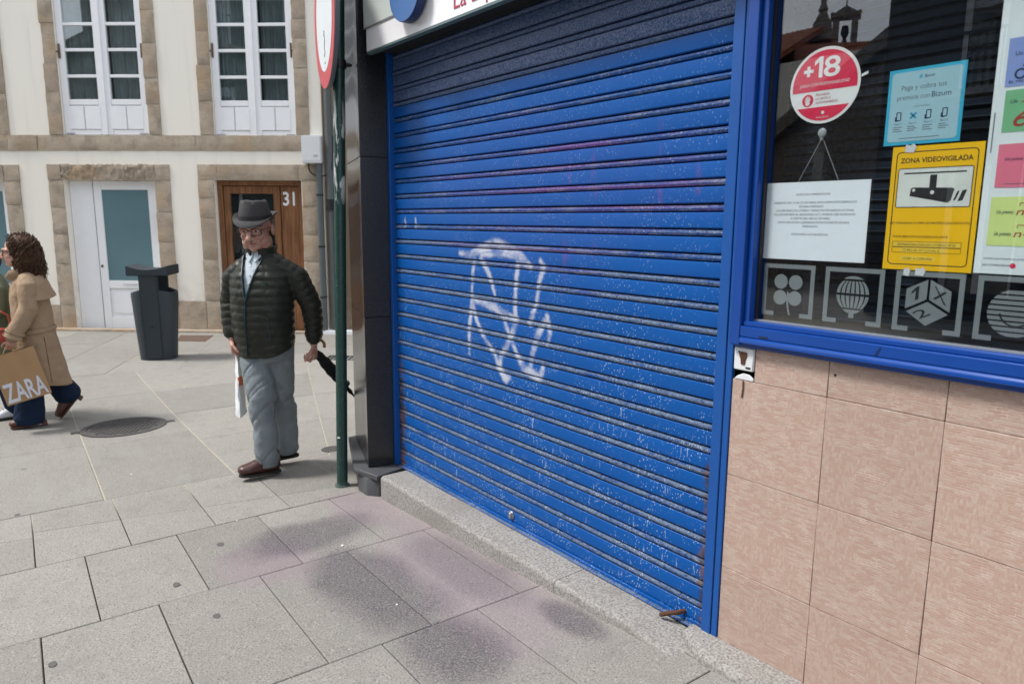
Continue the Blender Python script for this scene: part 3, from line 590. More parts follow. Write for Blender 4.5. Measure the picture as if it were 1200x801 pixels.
# fascia sign
YB = 1.762
fa = thing('fascia_sign', 'white shop fascia sign with blue round emblem and red lettering over the shutter', 'sign')
m = MB(); m.box(-3.485, 1.2, YB, YB+.03, 2.247, 2.75); m.build('sign_board', 'white_sign', fa, bevel=.002)
m = MB(); m.box(-3.483, 1.2, YB-.001, YB+.03, 2.236, 2.246); m.build('bottom_edge', 'sign_edge', fa, bevel=.002)
m = MB(); m.box(-3.50, -2.93, YB-.006, YB-.0005, 2.362, 2.75); m.build('upper_panel', 'pale_sign', fa, bevel=.002)
m = MB(); m.box(-3.50, -2.93, YB-.0045, YB-.001, 2.357, 2.3615); m.build('panel_edge', 'grey_al', fa)
m = MB(); m.prism(circ(-3.0, 2.425, .137, 48), YB-.052, YB-.008); d = m.build('emblem_disc', 'disc_edge', fa, bevel=.003)
m = MB(); m.prism(circ(-3.0, 2.425, .1345, 48), YB-.0545, YB-.0523); m.build('disc_face', 'disc', d)
m = MB(); m.prism(circ(-3.0, 2.39, .004, 8), YB-.056, YB-.0546); m.build('screw', 'disc_edge', d)
text('La Esp', 'crimson', fa, -2.672, -2.395, 2.279, .078, YB-.002)
m = MB(); m.box(-3.50, 1.2, YB+.031, 1.93, 2.262, 2.27); m.build('shaded_soffit', 'dark', fa)  # near-black underside: the shadow below the fascia is put into its colour

m = MB(); m.prism(circ(-.985+.012, .985, .0035, 10), YF-.0012, YF+.002); m.build('tile_chip', 'ink', shop)
# shop window
wi = thing('shop_window', 'shop window in a blue aluminium frame above the pink tiled wall', 'window')
m = MB(); m.box(-1.302, -1.268, 1.872, 1.955, 1.0305, 2.7); m.box(-1.2675, -1.2475, 1.888, 1.955, 1.0905, 2.7)
m.build('stile', 'frame', wi, bevel=.002)
m = MB(); m.box(-1.267, 1.0, 1.872, 1.955, 1.058, 1.090); m.box(-1.2665, 1.0, 1.884, 1.955, 1.0905, 1.105); m.build('bottom_rail', 'frame', wi, bevel=.002)
m = MB(); m.prism([(1.868, 1.038), (1.868, 1.050), (1.874, 1.0575), (1.95, 1.0575), (1.95, 1.036)], -1.267, 1.0, 'x'); m.build('drip_sill', 'frame', wi, bevel=.0015)
m = MB(); m.box(-1.20, -1.172, 1.8705, 1.873, 1.063, 1.067); m.build('drain_slot', 'ink', wi); m = MB(); m.prism([(-.86, 1.062), (-.852, 1.061), (-.842, 1.084), (-.846, 1.085)], 1.8712, 1.873); m.build('scuff', 'disc_edge', wi)
m = MB(); m.box(-1.30, 1.0, 1.885, 1.95, 1.0235, 1.0375); m.build('lower_sill', 'frame', wi, bevel=.0015)
m = MB(); m.box(-1.2466, 1.0, 1.912, YG-.003, 1.1055, 1.1105); m.build('sealing_strip', 'grey_al', wi)
m = MB(); m.box(-1.2466, -1.2416, 1.912, YG-.003, 1.111, 2.7); m.build('sealing_strip', 'ink', wi)
m = MB(); m.box(-1.2466, 1.0, YG-.0028, YG, 1.111, 2.7); m.build('pane', 'glass', wi)
m = MB(); m.box(.96, 1.0, 1.872, 1.955, 1.106, 2.7); m.build('stile', 'frame', wi, bevel=.002)
m = MB(); m.box(-1.13, -1.10, YG+.05, YG+.054, 1.0, 1.64); m.box(-1.236, 1, YG+.012, YG+.016, 1.0, 1.108); m.build('inner_batten', 'dark', wi)
bl = thing('window_blind', 'dark horizontal slatted blind lowered behind the shop window glass', 'blind')
m = MB(); m.prism([(-.002, 0), (.003, .004), (.004, .020), (.0, .0245), (.009, .022), (.010, .004)], -1.245, 1.0, 'x'); o = m.build('slat', 'blind', bl); bm_ = o.data
for i in range(54):
    if i: o = link('slat', bm_, bl)
    o.location = (0, YG+.085, 1.04+i*.0282)
for x in (-1.09, -.45, .2):
    m = MB(); m.box(x, x+.004, YG+.080, YG+.083, 1.0, 2.6); m.build('ladder_cord', 'blind', bl)

YP = YG+.0015            # papers stuck to the inside of the pane
def panel(name, x0, x1, z0, z1, mat, parent, y=YP, d=.0008, skew=0):
    m = MB(); m.prism([(x0, z0), (x1, z0+skew), (x1, z1+skew), (x0, z1)], y, y+d); return m.build(name, mat, parent)
# round age limit sticker
t = thing('round_sticker', 'round red and white sticker reading +18 on the window glass', 'sticker')
cx, cz, r = -1.088, 1.774, .101; y = YP
m = MB(); m.prism(circ(cx, cz, r, 56), y+.0012, y+.002); m.build('backing_disc', 'white_vinyl', t)
def chord(lo, hi, r2):
    a0, a1 = math.degrees(math.asin(lo/r2)), math.degrees(math.asin(min(1, hi/r2)))
    A = [a0+(a1-a0)*i/16 for i in range(17)]
    return [(cx+r2*math.cos(R(a)), cz+r2*math.sin(R(a))) for a in A]+[(cx-r2*math.cos(R(a)), cz+r2*math.sin(R(a))) for a in A[::-1]]
m = MB(); m.prism(chord(-.013, .0929, .093), y+.0006, y+.0012); m.build('red_field', 'red', t)
m = MB(); m.prism(chord(-.0929, -.056, .093), y+.0006, y+.0012); m.build('red_field', 'red', t)
one('white_vinyl', t, cx-.031, cz+.022, .024, .0555, y+.0002); text('8', 'white_vinyl', t, cx-.004, cx+.043, cz+.022, .054, y+.0003, bold=.012); m = MB(); m.strip([(cx-.062, cz+.042), (cx-.034, cz+.042)], .009, .0004, y); m.strip([(cx-.048, cz+.028), (cx-.048, cz+.056)], .009, .0004, y+.0001)
m.build('plus_mark', 'white_vinyl', t)
text('JUEGA CON RESPONSABILIDAD', 'white_vinyl', t, cx-.072, cx+.072, cz+.001, .0085, y+.0003)
m = MB(); m.prism(circ(cx-.045, cz-.036, .0165, 28), y+.0006, y+.0012); h = m.build('hand_emblem', 'red', t)
m = MB(); m.prism(circ(cx-.045, cz-.043, .0065, 14), y+.0002, y+.0006)
for a, L in ((140, .011), (112, .016), (92, .018), (72, .017), (48, .013)): m.strip([(cx-.045+.004*math.cos(R(a)), cz-.042+.004*math.sin(R(a))), (cx-.045+L*math.cos(R(a)), cz-.042+L*math.sin(R(a)))], .0032, .0003, y+.0001)
m.build('hand_mark', 'white_vinyl', h)
for i, (b, w) in enumerate((('PROHIBIDA', .040), ('LA VENTA A', .044), ('AUTOPROHIBIDOS', .064))): text(b, 'crimson', t, cx-.022, cx-.022+w, cz-.027-i*.0105, .007, y+.0009)
m = MB(); m.prism(circ(cx+.002, cz-.072, .005, 5), y+.0002, y+.0006); m.build('logo_mark', 'white_vinyl', t); text('JUEGO SEGURO', 'white_vinyl', t, cx-.016, cx+.02, cz-.086, .004, y+.0003)
tp = panel('tape_strip', -.985, -.968, 1.781, 1.788, 'white_vinyl', None, YP, .0006, .006); tag(tp, 'small white tape strip stuck right of the round +18 sticker', 'tape')
# payment poster
t = thing('payment_poster', 'pale blue payment poster with cyan border taped above the yellow camera sign', 'poster')
x0, x1, z0, z1 = -.912, -.733, 1.598, 1.783
panel('border', x0, x1, z0, z1, 'cyan', t, YP+.0010)
rc = lambda x0, x1, z0, z1, r: circ(x1-r, z1-r, r, 5, 0, 90)+circ(x0+r, z1-r, r, 5, 90, 180)+circ(x0+r, z0+r, r, 5, 180, 270)+circ(x1-r, z0+r, r, 5, 270, 360)
m = MB(); m.prism(rc(x0+.008, x1-.008, z0+.008, z1-.008, .008), YP+.0004, YP+.0010); m.build('sheet', 'pale_cyan', t)
text('Bizum', 'navy', t, -.826, -.803, 1.757, .0075, YP+.0002); m = MB(); m.strip([(-.838, 1.764), (-.832, 1.757)], .0028, .0003, YP); m.strip([(-.832, 1.765), (-.838, 1.756)], .0028, .0003, YP+.00005); m.build('logo_mark', 'sky_ink', t)
text('Paga y cobra tus', 'grey_ink', t, -.879, -.774, 1.731, .0125, YP+.0002); text('premios con', 'grey_ink', t, -.888, -.810, 1.708, .0125, YP+.0002); text('Bizum', 'navy', t, -.806, -.762, 1.708, .0135, YP+.0002)
text('¿Cómo funciona?', 'grey_ink', t, -.846, -.809, 1.688, .0045, YP+.0002)
for i, x in enumerate((-.888, -.853, -.817, -.780)):
    m = MB()
    if i == 1:
        for a in (45, 135, 225, 315): m.strip([(x+.008, 1.668), (x+.008+.010*math.cos(R(a)), 1.668+.010*math.sin(R(a)))], .005, .0003, YP)
        m.build('step_icon', 'sky_ink', t)
    else:
        m.strip([(x+.003, 1.659), (x+.003, 1.678), (x+.013, 1.678), (x+.013, 1.659), (x+.003, 1.659)], .0022, .0003, YP); m.strip([(x+.0005, 1.657), (x+.0005, 1.668)], .0025, .0003, YP); m.strip([(x+.0, 1.6585), (x+.008, 1.6585)], .003, .0003, YP+.00005); m.build('step_icon', 'navy', t)
    text('Paso %d' % (i+1), 'navy', t, x-.001, x+.016, 1.648, .0045, YP+.0002)
    m = MB()
    for q in range(3): m.strip([(x-.004, 1.642-q*.005), (x+.019-.006*((q+i) % 2), 1.642-q*.005)], .0016, .0003, YP)
    m.build('small_print', 'grey_ink', t)
m = MB(); m.strip([(-.875, 1.614), (-.78, 1.614)], .0015, .0003, YP); m.build('small_print', 'grey_ink', t)
# CCTV notice
t = thing('camera_sign', 'yellow video surveillance sign with black camera drawing on the window glass', 'sign')
x0, x1, z0, z1 = -.886, -.676, 1.284, 1.593
panel('plate', x0, x1, z0, z1, 'yellow', t, YP+.0004, .0014)
m = MB(); q = rc(x0+.012, x1-.012, z0+.014, z1-.014, .010); m.strip(q+[q[0]], .0022, .0003, YP+.0001); m.build('border_line', 'ink', t)
text('ZONA VIDEOVIGILADA', 'ink', t, -.864, -.698, 1.552, .0125, YP, bold=.015)
m = MB(); m.prism(rc(-.867, -.695, 1.442, 1.538, .004), YP+.0002, YP+.0004); m.build('picture_field', 'sign_white', t)
m = MB(); q = rc(-.867, -.695, 1.442, 1.538, .004); m.strip(q+[q[0]], .002, .0003, YP); m.build('picture_border', 'ink', t)
m = MB(); m.strip([(-.853, 1.526), (-.709, 1.526)], .0035, .0002, YP-.0001); m.prism([(-.790, 1.480), (-.774, 1.480), (-.774, 1.521), (-.790, 1.521)], YP-.0001, YP+.0001); m.prism([(-.835, 1.470), (-.745, 1.452), (-.738, 1.458), (-.732, 1.485), (-.738, 1.488), (-.828, 1.491), (-.833, 1.488)], YP-.0002, YP+.0001); m.prism([(-.733, 1.457), (-.728, 1.458), (-.720, 1.480), (-.725, 1.479)], YP-.0001, YP+.0001); m.prism([(-.723, 1.455), (-.712, 1.457), (-.704, 1.483), (-.714, 1.481)], YP-.0001, YP+.0001); m.build('camera_drawing', 'ink', t)
m = MB(); m.prism(circ(-.782, 1.478, .0048, 16), YP-.0004, YP-.0002); m.prism(circ(-.826, 1.484, .0038, 14), YP-.0004, YP-.0002); m.build('drawing_hole', 'sign_white', t)
text('LEY ORGANICA 15/1999, DE PROTECCIÓN DE DATOS', 'ink', t, -.877, -.690, 1.400, .0058, YP); text('PUEDE EJERCITAR SUS DERECHOS ANTE:', 'ink', t, -.866, -.735, 1.366, .0052, YP)
for zz, xa, xb_, b, fx0, fx1 in ((1.343, -.866, -.704, 'ADMINISTRACION DE LOTERIAS Nº22', -.854, -.716), (1.329, -.866, -.704, 'C/ RIO SIL Nº1 LOCAL 6', -.838, -.752), (1.308, -.845, -.757, '15.001 A CORUÑA', -.836, -.766)):
    panel('text_label', xa+(.02 if zz == 1.329 else .002), xb_-(.036 if zz == 1.329 else .002), zz, zz+.0115, 'pale_yellow', t, YP+.0002, .0002)
    text(b, 'ink', t, fx0, fx1, zz+.0025, .006, YP)
    if zz > 1.32: m = MB(); m.strip([(xa, zz-.0005), (xb_, zz-.0005), (xb_, zz+.0125), (xa, zz+.0125), (xa, zz-.0005)], .0008, .0002, YP); m.build('field_outline', 'ink', t)
for (x, z, w, nm) in ((-.842, 1.588, .026, 'tape piece at the top edge of the yellow sign'), (-.823, 1.279, .016, 'left torn tape piece under the yellow sign'), (-.79, 1.281, .024, 'wider torn tape piece under the yellow sign')):
    m = MB(); m.prism([(x-w/2+random.uniform(-.002, .002), z-.009), (x+w*.3, z-.011), (x+w/2, z+.004), (x+w*.2, z+.0115), (x-.002, z+.007), (x-w/2, z+.010)], YP-.0009, YP-.0006); tag(m.build('tape_piece', 'tape'), 'white '+nm, 'tape', group='torn tape round the camera sign')
# paper notice on a string
t = thing('paper_notice', 'white typed paper notice hanging left of the yellow sign', 'notice')
panel('sheet', -1.242, -.935, 1.2955, 1.516, 'paper', t, YP+.0004)
L = [('AVISO MUY IMPORTANTE', -1.148, -1.045), ('', 0, 0), ('DESDE EL DIA 13 AL 22 DE ABRIL INCLUSIVE ESTE DESPACHO', -1.215, -.968), ('ESTARA CERRADO', -1.135, -1.062), ('LOS DECIMOS DE LOTERIA Y BOLETOS DE JUEGOS ACTIVOS', -1.208, -.975), ('DE LOS SORTEOS AL ABONADOS ACT. PODRAN SER RETIRADOS', -1.212, -.97), ('A PARTIR DEL DIA 22 DE ABRIL.', -1.16, -1.038), ('HASTA ESA FECHA QUEDARAN ESTRICTAMENTE EN ESTE', -1.2, -.985), ('DESPACHO', -1.12, -1.075), ('', 0, 0), ('DISCULPEN LAS MOLESTIAS', -1.153, -1.043)]
for i, (b, a, c) in enumerate(L):
    if b: text(b, 'grey_ink', t, a, c, 1.478-i*.0112, .0058, YP)
t = thing('suction_hook', 'clear suction hook with two strings holding the paper notice', 'hook')
m = MB(); m.ball((-1.086, YP+.006, 1.648), (.013, .005, .013), 16); m.build('suction_cup', 'plastic_clear', t, smooth=True)
for x in (-1.147, -1.028): m = MB(); m.chain([(-1.086, YP+.010, 1.636), (x, YP+.006, 1.517)], [.0009, .0009], 6); m.build('string', 'plastic_clear', t)
m = MB(); m.box(-1.09, -1.082, YP+.004, YP+.008, 1.628, 1.64); m.build('hook_tip', 'steel', t)
# prize board with notes
t = thing('prize_board', 'white prize board at the right end of the window, with coloured notes', 'poster')
panel('board', -.672, .1, 1.2855, 2.6, 'poster', t, YP+.0014, .002)
text('CENTRO DE ATENCIÓN AL JUGADOR', 'navy', t, -.653, -.56, 1.319, .0042, YP+.001); text('JUEGA CON RESPONSABILIDAD', 'navy', t, -.655, -.598, 1.304, .0045, YP+.001)
m = MB(); m.prism(circ(-.592, 1.306, .006, 16), YP+.0008, YP+.0012); m.build('round_mark', 'red', t)
m = MB(); m.strip([(-.664, 1.565), (-.664, 1.655)], .0025, .0003, YP+.001); m.build('side_print', 'grey_ink', t)
for nm, lab, x, za, zb in (('note_blue', 'blue note at the top of the white prize board', -.651, 1.709, 1.814), ('note_green', 'green note under the blue one on the prize board', -.647, 1.609, 1.701), ('note_pink', 'pink note between green and lime notes on the prize board', -.648, 1.485, 1.582), ('note_lime', 'lime yellow note at the bottom of the white prize board', -.651, 1.352, 1.463)):
    n_ = thing('prize_note', lab, 'note', group='coloured notes on the prize board')
    m = MB(); k = 8; X = [x+.22*i/k for i in range(k+1)]
    bulge = lambda i: .0006+.0012*math.sin(i/k*6)**2
    vs = [(xx, YP+.0004-bulge(i)*.0+.0, z) for z in (za, zb) for i, xx in enumerate(X)]
    m.prism([(x, za), (x+.22, za-.003), (x+.22, zb+.002), (x, zb)], YP+.0005, YP+.0012); m.build('sheet', nm, n_)
    if nm == 'note_blue':
        text('Un', 'navy', n_, -.636, -.622, 1.775, .009, YP); text('m', 'pen', n_, -.616, -.585, 1.775, .014, YP, shear=.3)
        m = MB(); q = circ(-.622, 1.735, .010, 16); m.strip(q+[q[0]], .004, .0002, YP); m.prism(circ(-.615, 1.752, .004, 10), YP, YP+.0002); m.build('ring_mark', 'navy', n_); text('EL MILLON', 'navy', n_, -.643, -.59, 1.716, .006, YP)
    elif nm == 'note_green': text('Un', 'navy', n_, -.635, -.622, 1.672, .009, YP, shear=.3); text('SUP', 'pen', n_, -.613, -.565, 1.672, .016, YP, shear=.25); text('60', 'pen', n_, -.625, -.555, 1.620, .038, YP, shear=.25)
    elif nm == 'note_pink': text('Un jueves', 'navy', n_, -.633, -.597, 1.545, .008, YP, shear=.3); m = MB(); m.strip([(-.63, 1.493), (-.56, 1.492)], .0012, .0002, YP); m.build('small_print', 'grey_ink', n_)
    else:
        for zz in (1.425, 1.375): text('Un premio', 'navy', n_, -.637, -.603, zz, .009, YP, shear=.3); text('n-9', 'pen', n_, -.598, -.55, zz-.003, .017, YP, shear=.2); m = MB(); m.strip([(-.592, zz+.017), (-.592, zz+.024), (-.57, zz+.024), (-.57, zz+.017)], .0014, .0002, YP); m.build('marker_line', 'pen', n_)
# four game emblems cut in vinyl along the foot of the pane
def emblem(x0, name, label):
    t = thing(name, label, 'window sticker', group='etched emblems along the foot of the window')
    x1, z0, z1 = x0+.163, 1.127, 1.281; b = .0125; m = MB(); y = YP
    m.box(x0, x1, y, y+.0006, z1-b, z1); m.box(x0, x0+b, y, y+.0006, z0, z1-b); m.box(x1-b, x1, y, y+.0006, z0, z1-b); m.box(x0+b, x0+.040, y, y+.0006, z0, z0+b); m.box(x1-.040, x1-b, y, y+.0006, z0, z0+b)
    m.build('bracket_frame', 'etched', t); return t, x0+.0815, 1.196
t, cx, cz = emblem(-1.234, 'clover_emblem', 'etched grey four leaf clover emblem at the left foot of the window')
for sx, sz in ((-1, 1), (1, 1), (-1, -1), (1, -1)):
    m = MB(); m.prism([(cx+sx*(.0235+.0215*math.cos(a)*(1 if math.cos(a)*1 > 0 else 1)), cz+.010+sz*(.0235+.0215*math.sin(a))) for a in [2*math.pi*i/24 for i in range(24)]]+[], YP, YP+.0006); m.build('leaf', 'etched', t)
m = MB(); m.strip([(cx+.001, cz+.004), (cx, cz-.02), (cx+.004, cz-.045), (cx+.010, cz-.064)], .0055, .0006, YP); m.build('stem', 'etched', t)
t, cx, cz = emblem(-1.040, 'balloon_emblem', 'etched grey striped balloon emblem, second from the left')
rr = .047; cz += .012
m = MB(); m.prism([(cx+rr*math.cos(R(a)), cz+.004+rr*math.sin(R(a))) for a in range(55, 126, 7)]+[], YP, YP+.0006); m.build('crown_piece', 'etched', t)
for i in range(7):
    for sgn in (1, -1):
        f0, f1 = -1+2*(i+.12)/7, -1+2*(i+.82)/7
        A = [(f0, a) for a in range(4, 54, 8)]+[(f1, a) for a in range(52, 3, -8)]
        m = MB(); m.prism([(cx+f*rr*math.cos(R(a)), cz+sgn*rr*math.sin(R(a))) for f, a in A], YP, YP+.0006); m.build('gore', 'etched', t)
m = MB(); m.prism([(cx-.025, cz-.0415), (cx+.025, cz-.0415), (cx+.014, cz-.05), (cx+.007, cz-.051), (cx+.007, cz-.064), (cx-.007, cz-.064), (cx-.007, cz-.051), (cx-.014, cz-.05)], YP, YP+.0006); m.build('basket', 'etched', t)
t, cx, cz = emblem(-.848, 'dice_emblem', 'etched grey cube emblem marked 1 X 2, third from the left')
cz += .004
def face(pts, digit, org, ux, uz, w, h):
    m = MB(); m.prism(pts, YP+.0004, YP+.0008); f_ = m.build('cube_face', 'etched', t)
    g = one('dark', None, 0, 0, w*.8, h, 0) if digit == '1' else text(digit, 'dark', None, 0, w, 0, h, 0, 'digit')
    for v in g.data.vertices: a, b = v.co.x, v.co.z; v.co = (org[0]+ux[0]*a+uz[0]*b, YP+.0001+v.co.y*.5, org[1]+ux[1]*a+uz[1]*b)
    g.parent = f_
face([(cx-.053, cz-.016), (cx-.003, cz+.012), (cx-.003, cz+.062), (cx-.053, cz+.036)], '1', (cx-.040, cz+.002), (1, .55), (0, 1), .022, .034)
face([(cx+.053, cz-.016), (cx+.053, cz+.036), (cx+.003, cz+.062), (cx+.003, cz+.012)], 'X', (cx+.012, cz+.016), (1, -.52), (0, 1), .032, .034)
face([(cx-.050, cz-.022), (cx, cz-.055), (cx+.050, cz-.022), (cx, cz+.006)], '2', (cx-.016, cz-.040), (.9, .5), (-.55, .42), .030, .038)
t, cx, cz = emblem(-.658, 'globe_emblem', 'etched grey globe emblem with horizontal bands, at the right')
rr = .056; cz += .0
for i in range(9):
    a0, a1 = -1+2*(i+.1)/9, -1+2*(i+.8)/9
    w0, w1 = math.sqrt(1-min(1, a0*a0)), math.sqrt(1-min(1, a1*a1)); wm = math.sqrt(max(0, 1-((a0+a1)/2)**2))
    m = MB(); m.prism([(cx-rr*w0, cz+rr*a0), (cx+rr*w0, cz+rr*a0), (cx+rr*wm, cz+rr*(a0+a1)/2), (cx+rr*w1, cz+rr*a1), (cx-rr*w1, cz+rr*a1), (cx-rr*wm, cz+rr*(a0+a1)/2)], YP+.0003, YP+.0006); m.build('band', 'etched', t)
m = MB(); m.strip(circ(cx+.004, cz+.004, .034, 14, 190, 350), .004, .0002, YP); m.build('curve_mark', 'dark', t)
# broken socket plate beside the guide rail
t = thing('socket_plate', 'chipped white switch plate with rusty hole beside the shutter guide', 'plate')
m = MB(); m.box(-1.297, -1.228, 1.893, 1.905, .949, 1.021); m.build('cover_plate', 'plast_white', t, bevel=.003)
m = MB(); m.prism([(-1.263+.012*math.cos(a)*(1+.3*math.sin(3*a)), .992+.021*math.sin(a)*(1+.25*math.cos(2*a))-(.008 if math.sin(a) < -.5 else 0)) for a in [2*math.pi*i/18 for i in range(18)]], 1.8905, 1.894); m.build('rust_hole', 'rust', t)
m = MB(); m.box(-1.253, -1.236, 1.8915, 1.894, .957, .962); m.box(-1.281, -1.277, 1.8915, 1.894, 1.003, 1.009); m.build('scuff', 'ink', t)
m = MB(); m.box(-1.2995, -1.228, 1.906, 1.93, .917, .949); m.build('wall_recess', 'dark', t)
m = MB(); m.prism([(-1.297, .918), (-1.228, .918), (-1.228, .926), (-1.243, .937), (-1.265, .939), (-1.285, .929)], 1.899, 1.906); m.build('plaster_fill', 'plast_white', t, bevel=.002)
m = MB(); m.strip([(-1.262, .916), (-1.261, .89), (-1.264, .862)], .005, .001, 1.8975); tag(m.build('rust_drip', 'rust'), 'thin dark rust drip running down the tile below the switch plate', 'stain')

# ------------------------------------------------------------------ the cream house at the end of the street
HO = dict(loc=(-12.0137, 2.196, 0), rz=R(49.55))
ho = thing('cream_house', 'cream rendered house with ochre stone window and door surrounds across the street', 'house', **HO)
def wallgrid(mb, u0, u1, z0, z1, holes, y0, y1):
    us = sorted({u0, u1, *[h[0] for h in holes], *[h[1] for h in holes]}); zs = sorted({z0, z1, *[h[2] for h in holes], *[h[3] for h in holes]})
    for a, b in zip(us, us[1:]):
        run = None
        for c, d in zip(zs, zs[1:]):
            mid = ((a+b)/2, (c+d)/2); hole = any(h[0] < mid[0] < h[1] and h[2] < mid[1] < h[3] for h in holes)
            if hole:
                if run: mb.box(a, b, y0, y1, run[0], run[1]); run = None
            else: run = (run[0], d) if run else (c, d)
        if run: mb.box(a, b, y0, y1, run[0], run[1])
HOLES = [(-1.0, .285, 2.6, 4.95), (1.275, 2.485, 2.585, 4.95), (-3.3, -2.03, 2.6, 4.95), (-1.08, .315, -.4, 1.965), (1.22, 2.53, -.4, 1.975), (-3.4, -1.994, -.4, 1.94)]
m = MB(); wallgrid(m, -9, 2.87, -.6, 8.4, HOLES, .022, .34); m.build('wall', 'cream', ho)
m = MB(); m.box(-9, 2.87, 1.2, 1.3, -.6, 8); m.box(-9, 2.87, .34, 1.2, 2.2, 2.4); m.build('inner_wall', 'dark', ho)
m = MB(); m.box(-9.2, 3.0, -.35, 4, 8.4, 8.55); m.build('eaves', 'sand', ho)
def stone(u0, u1, z0, z1, d=.34, rough=.004, sub=1):
    m = MB(); y = random.uniform(-.006, .004); g = .0025; u0 += g; u1 -= g; z0 += g; z1 -= g
    nu, nz_ = max(2, int((u1-u0)/.06)*sub), max(2, int((z1-z0)/.06)*sub); J = lambda: random.uniform(-rough, rough)
    fr = []
    for j in range(nz_+1):
        for i in range(nu+1):
            ed = i in (0, nu) or j in (0, nz_)
            fr.append((u0+(u1-u0)*i/nu+(J()*.6 if ed else 0), y+(.009 if ed else 0)+J(), z0+(z1-z0)*j/nz_+(J()*.6 if ed else 0)))
    n1 = nu+1; fs = [(j*n1+i, j*n1+i+1, (j+1)*n1+i+1, (j+1)*n1+i) for j in range(nz_) for i in range(nu)]
    rim = [i for i in range(n1)]+[j*n1+nu for j in range(1, nz_+1)]+[nz_*n1+i for i in range(nu-1, -1, -1)]+[j*n1 for j in range(nz_-1, 0, -1)]
    o = len(fr); fr += [(fr[i][0], d, fr[i][2]) for i in rim]; k = len(rim)
    fs += [(rim[i], o+i, o+(i+1) % k, rim[(i+1) % k]) for i in range(k)]
    m.add(fr, fs); return m.build('stone_block', 'sand', ho, smooth=True, angle=35)
def jamb(u0, u1, zs, d=.2):
    for a, b in zip(zs, zs[1:]): stone(u0+random.uniform(-.012, .012)*(u0 not in (-1.994, .315, 2.53, -1.0)), u1, a, b, d)
zz = lambda z0, z1, hs: [z0]+[z for z in hs if z0 < z < z1]+[z1]
jamb(-1.205, -1.003, zz(2.62, 4.95, [3.22, 3.62, 4.18, 4.6]), .12); jamb(.288, .487, zz(2.62, 4.95, [3.05, 3.42, 3.9, 4.35]), .12)
jamb(1.075, 1.272, zz(2.62, 4.95, [3.10, 3.60, 4.05, 4.5]), .12); jamb(2.488, 2.69, zz(2.62, 4.95, [3.02, 3.55, 3.95, 4.22, 4.6]), .12); jamb(-2.03, -1.822, zz(2.62, 4.95, [3.2, 3.75, 4.2]), .12)
for a, b in ((-9, -7.6), (-7.6, -6.1), (-6.1, -4.6), (-4.6, -3.2), (-3.2, -1.87), (-1.87, -1.42), (-1.42, .98), (.98, 2.69)): stone(a, b, 2.39, 2.615, .1)
jamb(-1.312, -1.083, zz(-.34, 1.965, [.09, .72, 1.16, 1.56]), .2); jamb(.318, .556, zz(-.34, 1.965, [.14, .62, 1.05, 1.5]), .2)
stone(-1.312, -1.10, 1.968, 2.195, .2); stone(-1.10, .33, 1.968, 2.195, .2, .016, 2); stone(.33, .56, 1.968, 2.195, .2)
jamb(.985, 1.217, zz(-.34, 1.975, [.175, .8, 1.42, 1.72]), .2); jamb(2.533, 2.772, zz(-.34, 1.975, [.3, .78, 1.18, 1.6]), .2)
stone(.98, 1.28, 1.978, 2.2, .2); stone(1.28, 2.5, 1.978, 2.2, .2); stone(2.5, 2.775, 1.978, 2.2, .2)
jamb(-1.991, -1.748, zz(-.34, 1.94, [.1, .7, 1.2, 1.6]), .2); stone(-1.99, -1.742, 1.943, 2.185, .2); stone(-3.4, -1.99, 1.943, 2.185, .2)
stone(-1.748, -1.312, -.36, .088, .05); stone(.556, .985, -.36, .172, .05)
# casement windows: two leaves, each of five panes over solid panels
def casement(u0, u1, zb, dz):
    w = tag(MB().box(u0+.004, u1-.004, .058, .075, zb, zb+.02).build('window', 'white_paint', ho))
    c = (u0+u1)/2; m = MB()
    for a, b in ((u0+.004, u0+.10), (u1-.10, u1-.004), (c-.095, c-.004), (c+.004, c+.095)): m.box(a, b, .05, .10, zb+.022, 4.95)
    m.box(c-.02, c+.02, .036, .0495, zb+.022, 4.95)
    m.build('frame', 'white_paint', w, bevel=.004)
    rowz = [3.13+dz, 3.455+dz, 3.82+dz, 4.175+dz, 4.53+dz, 4.9+dz]
    for a, b in ((u0+.102, c-.097), (c+.097, u1-.102)):
        for z in rowz[1:]: MB().box(a, b, .056, .096, z-.021, z+.021).build('glazing_bar', 'white_paint', w, bevel=.003)
        m = MB(); m.box(a, b, .052, .098, 3.05+dz, 3.128+dz); m.box(a, b, .052, .098, zb+.022, zb+.095); m.box(a, b, .07, .09, zb+.095, 3.05+dz); m.build('rail', 'white_paint', w, bevel=.003)
        q = (b-a); 
        for k in range(2): MB().box(a-.03+k*(q/2+.03), a-.03+k*(q/2+.03)+q/2+.022, .046, .0695, zb+.10, 3.03+dz).build('panel', 'white_paint', w, bevel=.006)
        MB().box(a+q/2-.005, a+q/2+.001, .0475, .0505, zb+.1, 3.03+dz).build('panel_joint', 'groove', w)
        for z0, z1 in zip(rowz, rowz[1:]): MB().box(a, b, .072, .078, z0+(.0 if z0 == rowz[0] else .021), z1-.021).build('pane', 'far_glass', w)
    for a, b in ((u0+.08, c-.10), (c+.10, u1-.08)):      # stands in for pane reflections: added pleated curtain behind each leaf
        m = MB(); q = [(a+(b-a)*k/36, .16+.018*math.sin(k*1.35)+.010*math.sin(k*.53+u0)) for k in range(37)]
        m.prism(q+[(x, y+.006) for x, y in q[::-1]], 2.72, 5, 'z'); m.build('reflection_sheet', 'reflection_sheet', w, smooth=True, angle=80)
    for x in (u0+.03, u1-.03):
        MB().box(x-.012, x+.012, .032, .0495, 3.70, 3.90).box(x-.03 if x < c else x+.012, x-.012 if x < c else x+.03, .01, .03, 3.78, 3.80).build('bolt', 'brass', w, bevel=.003)
    for x in (u0+.02, u1-.15): MB().box(x, x+.13, .044, .0495, zb+.03, zb+.05).build('corner_bracket', 'groove', w)
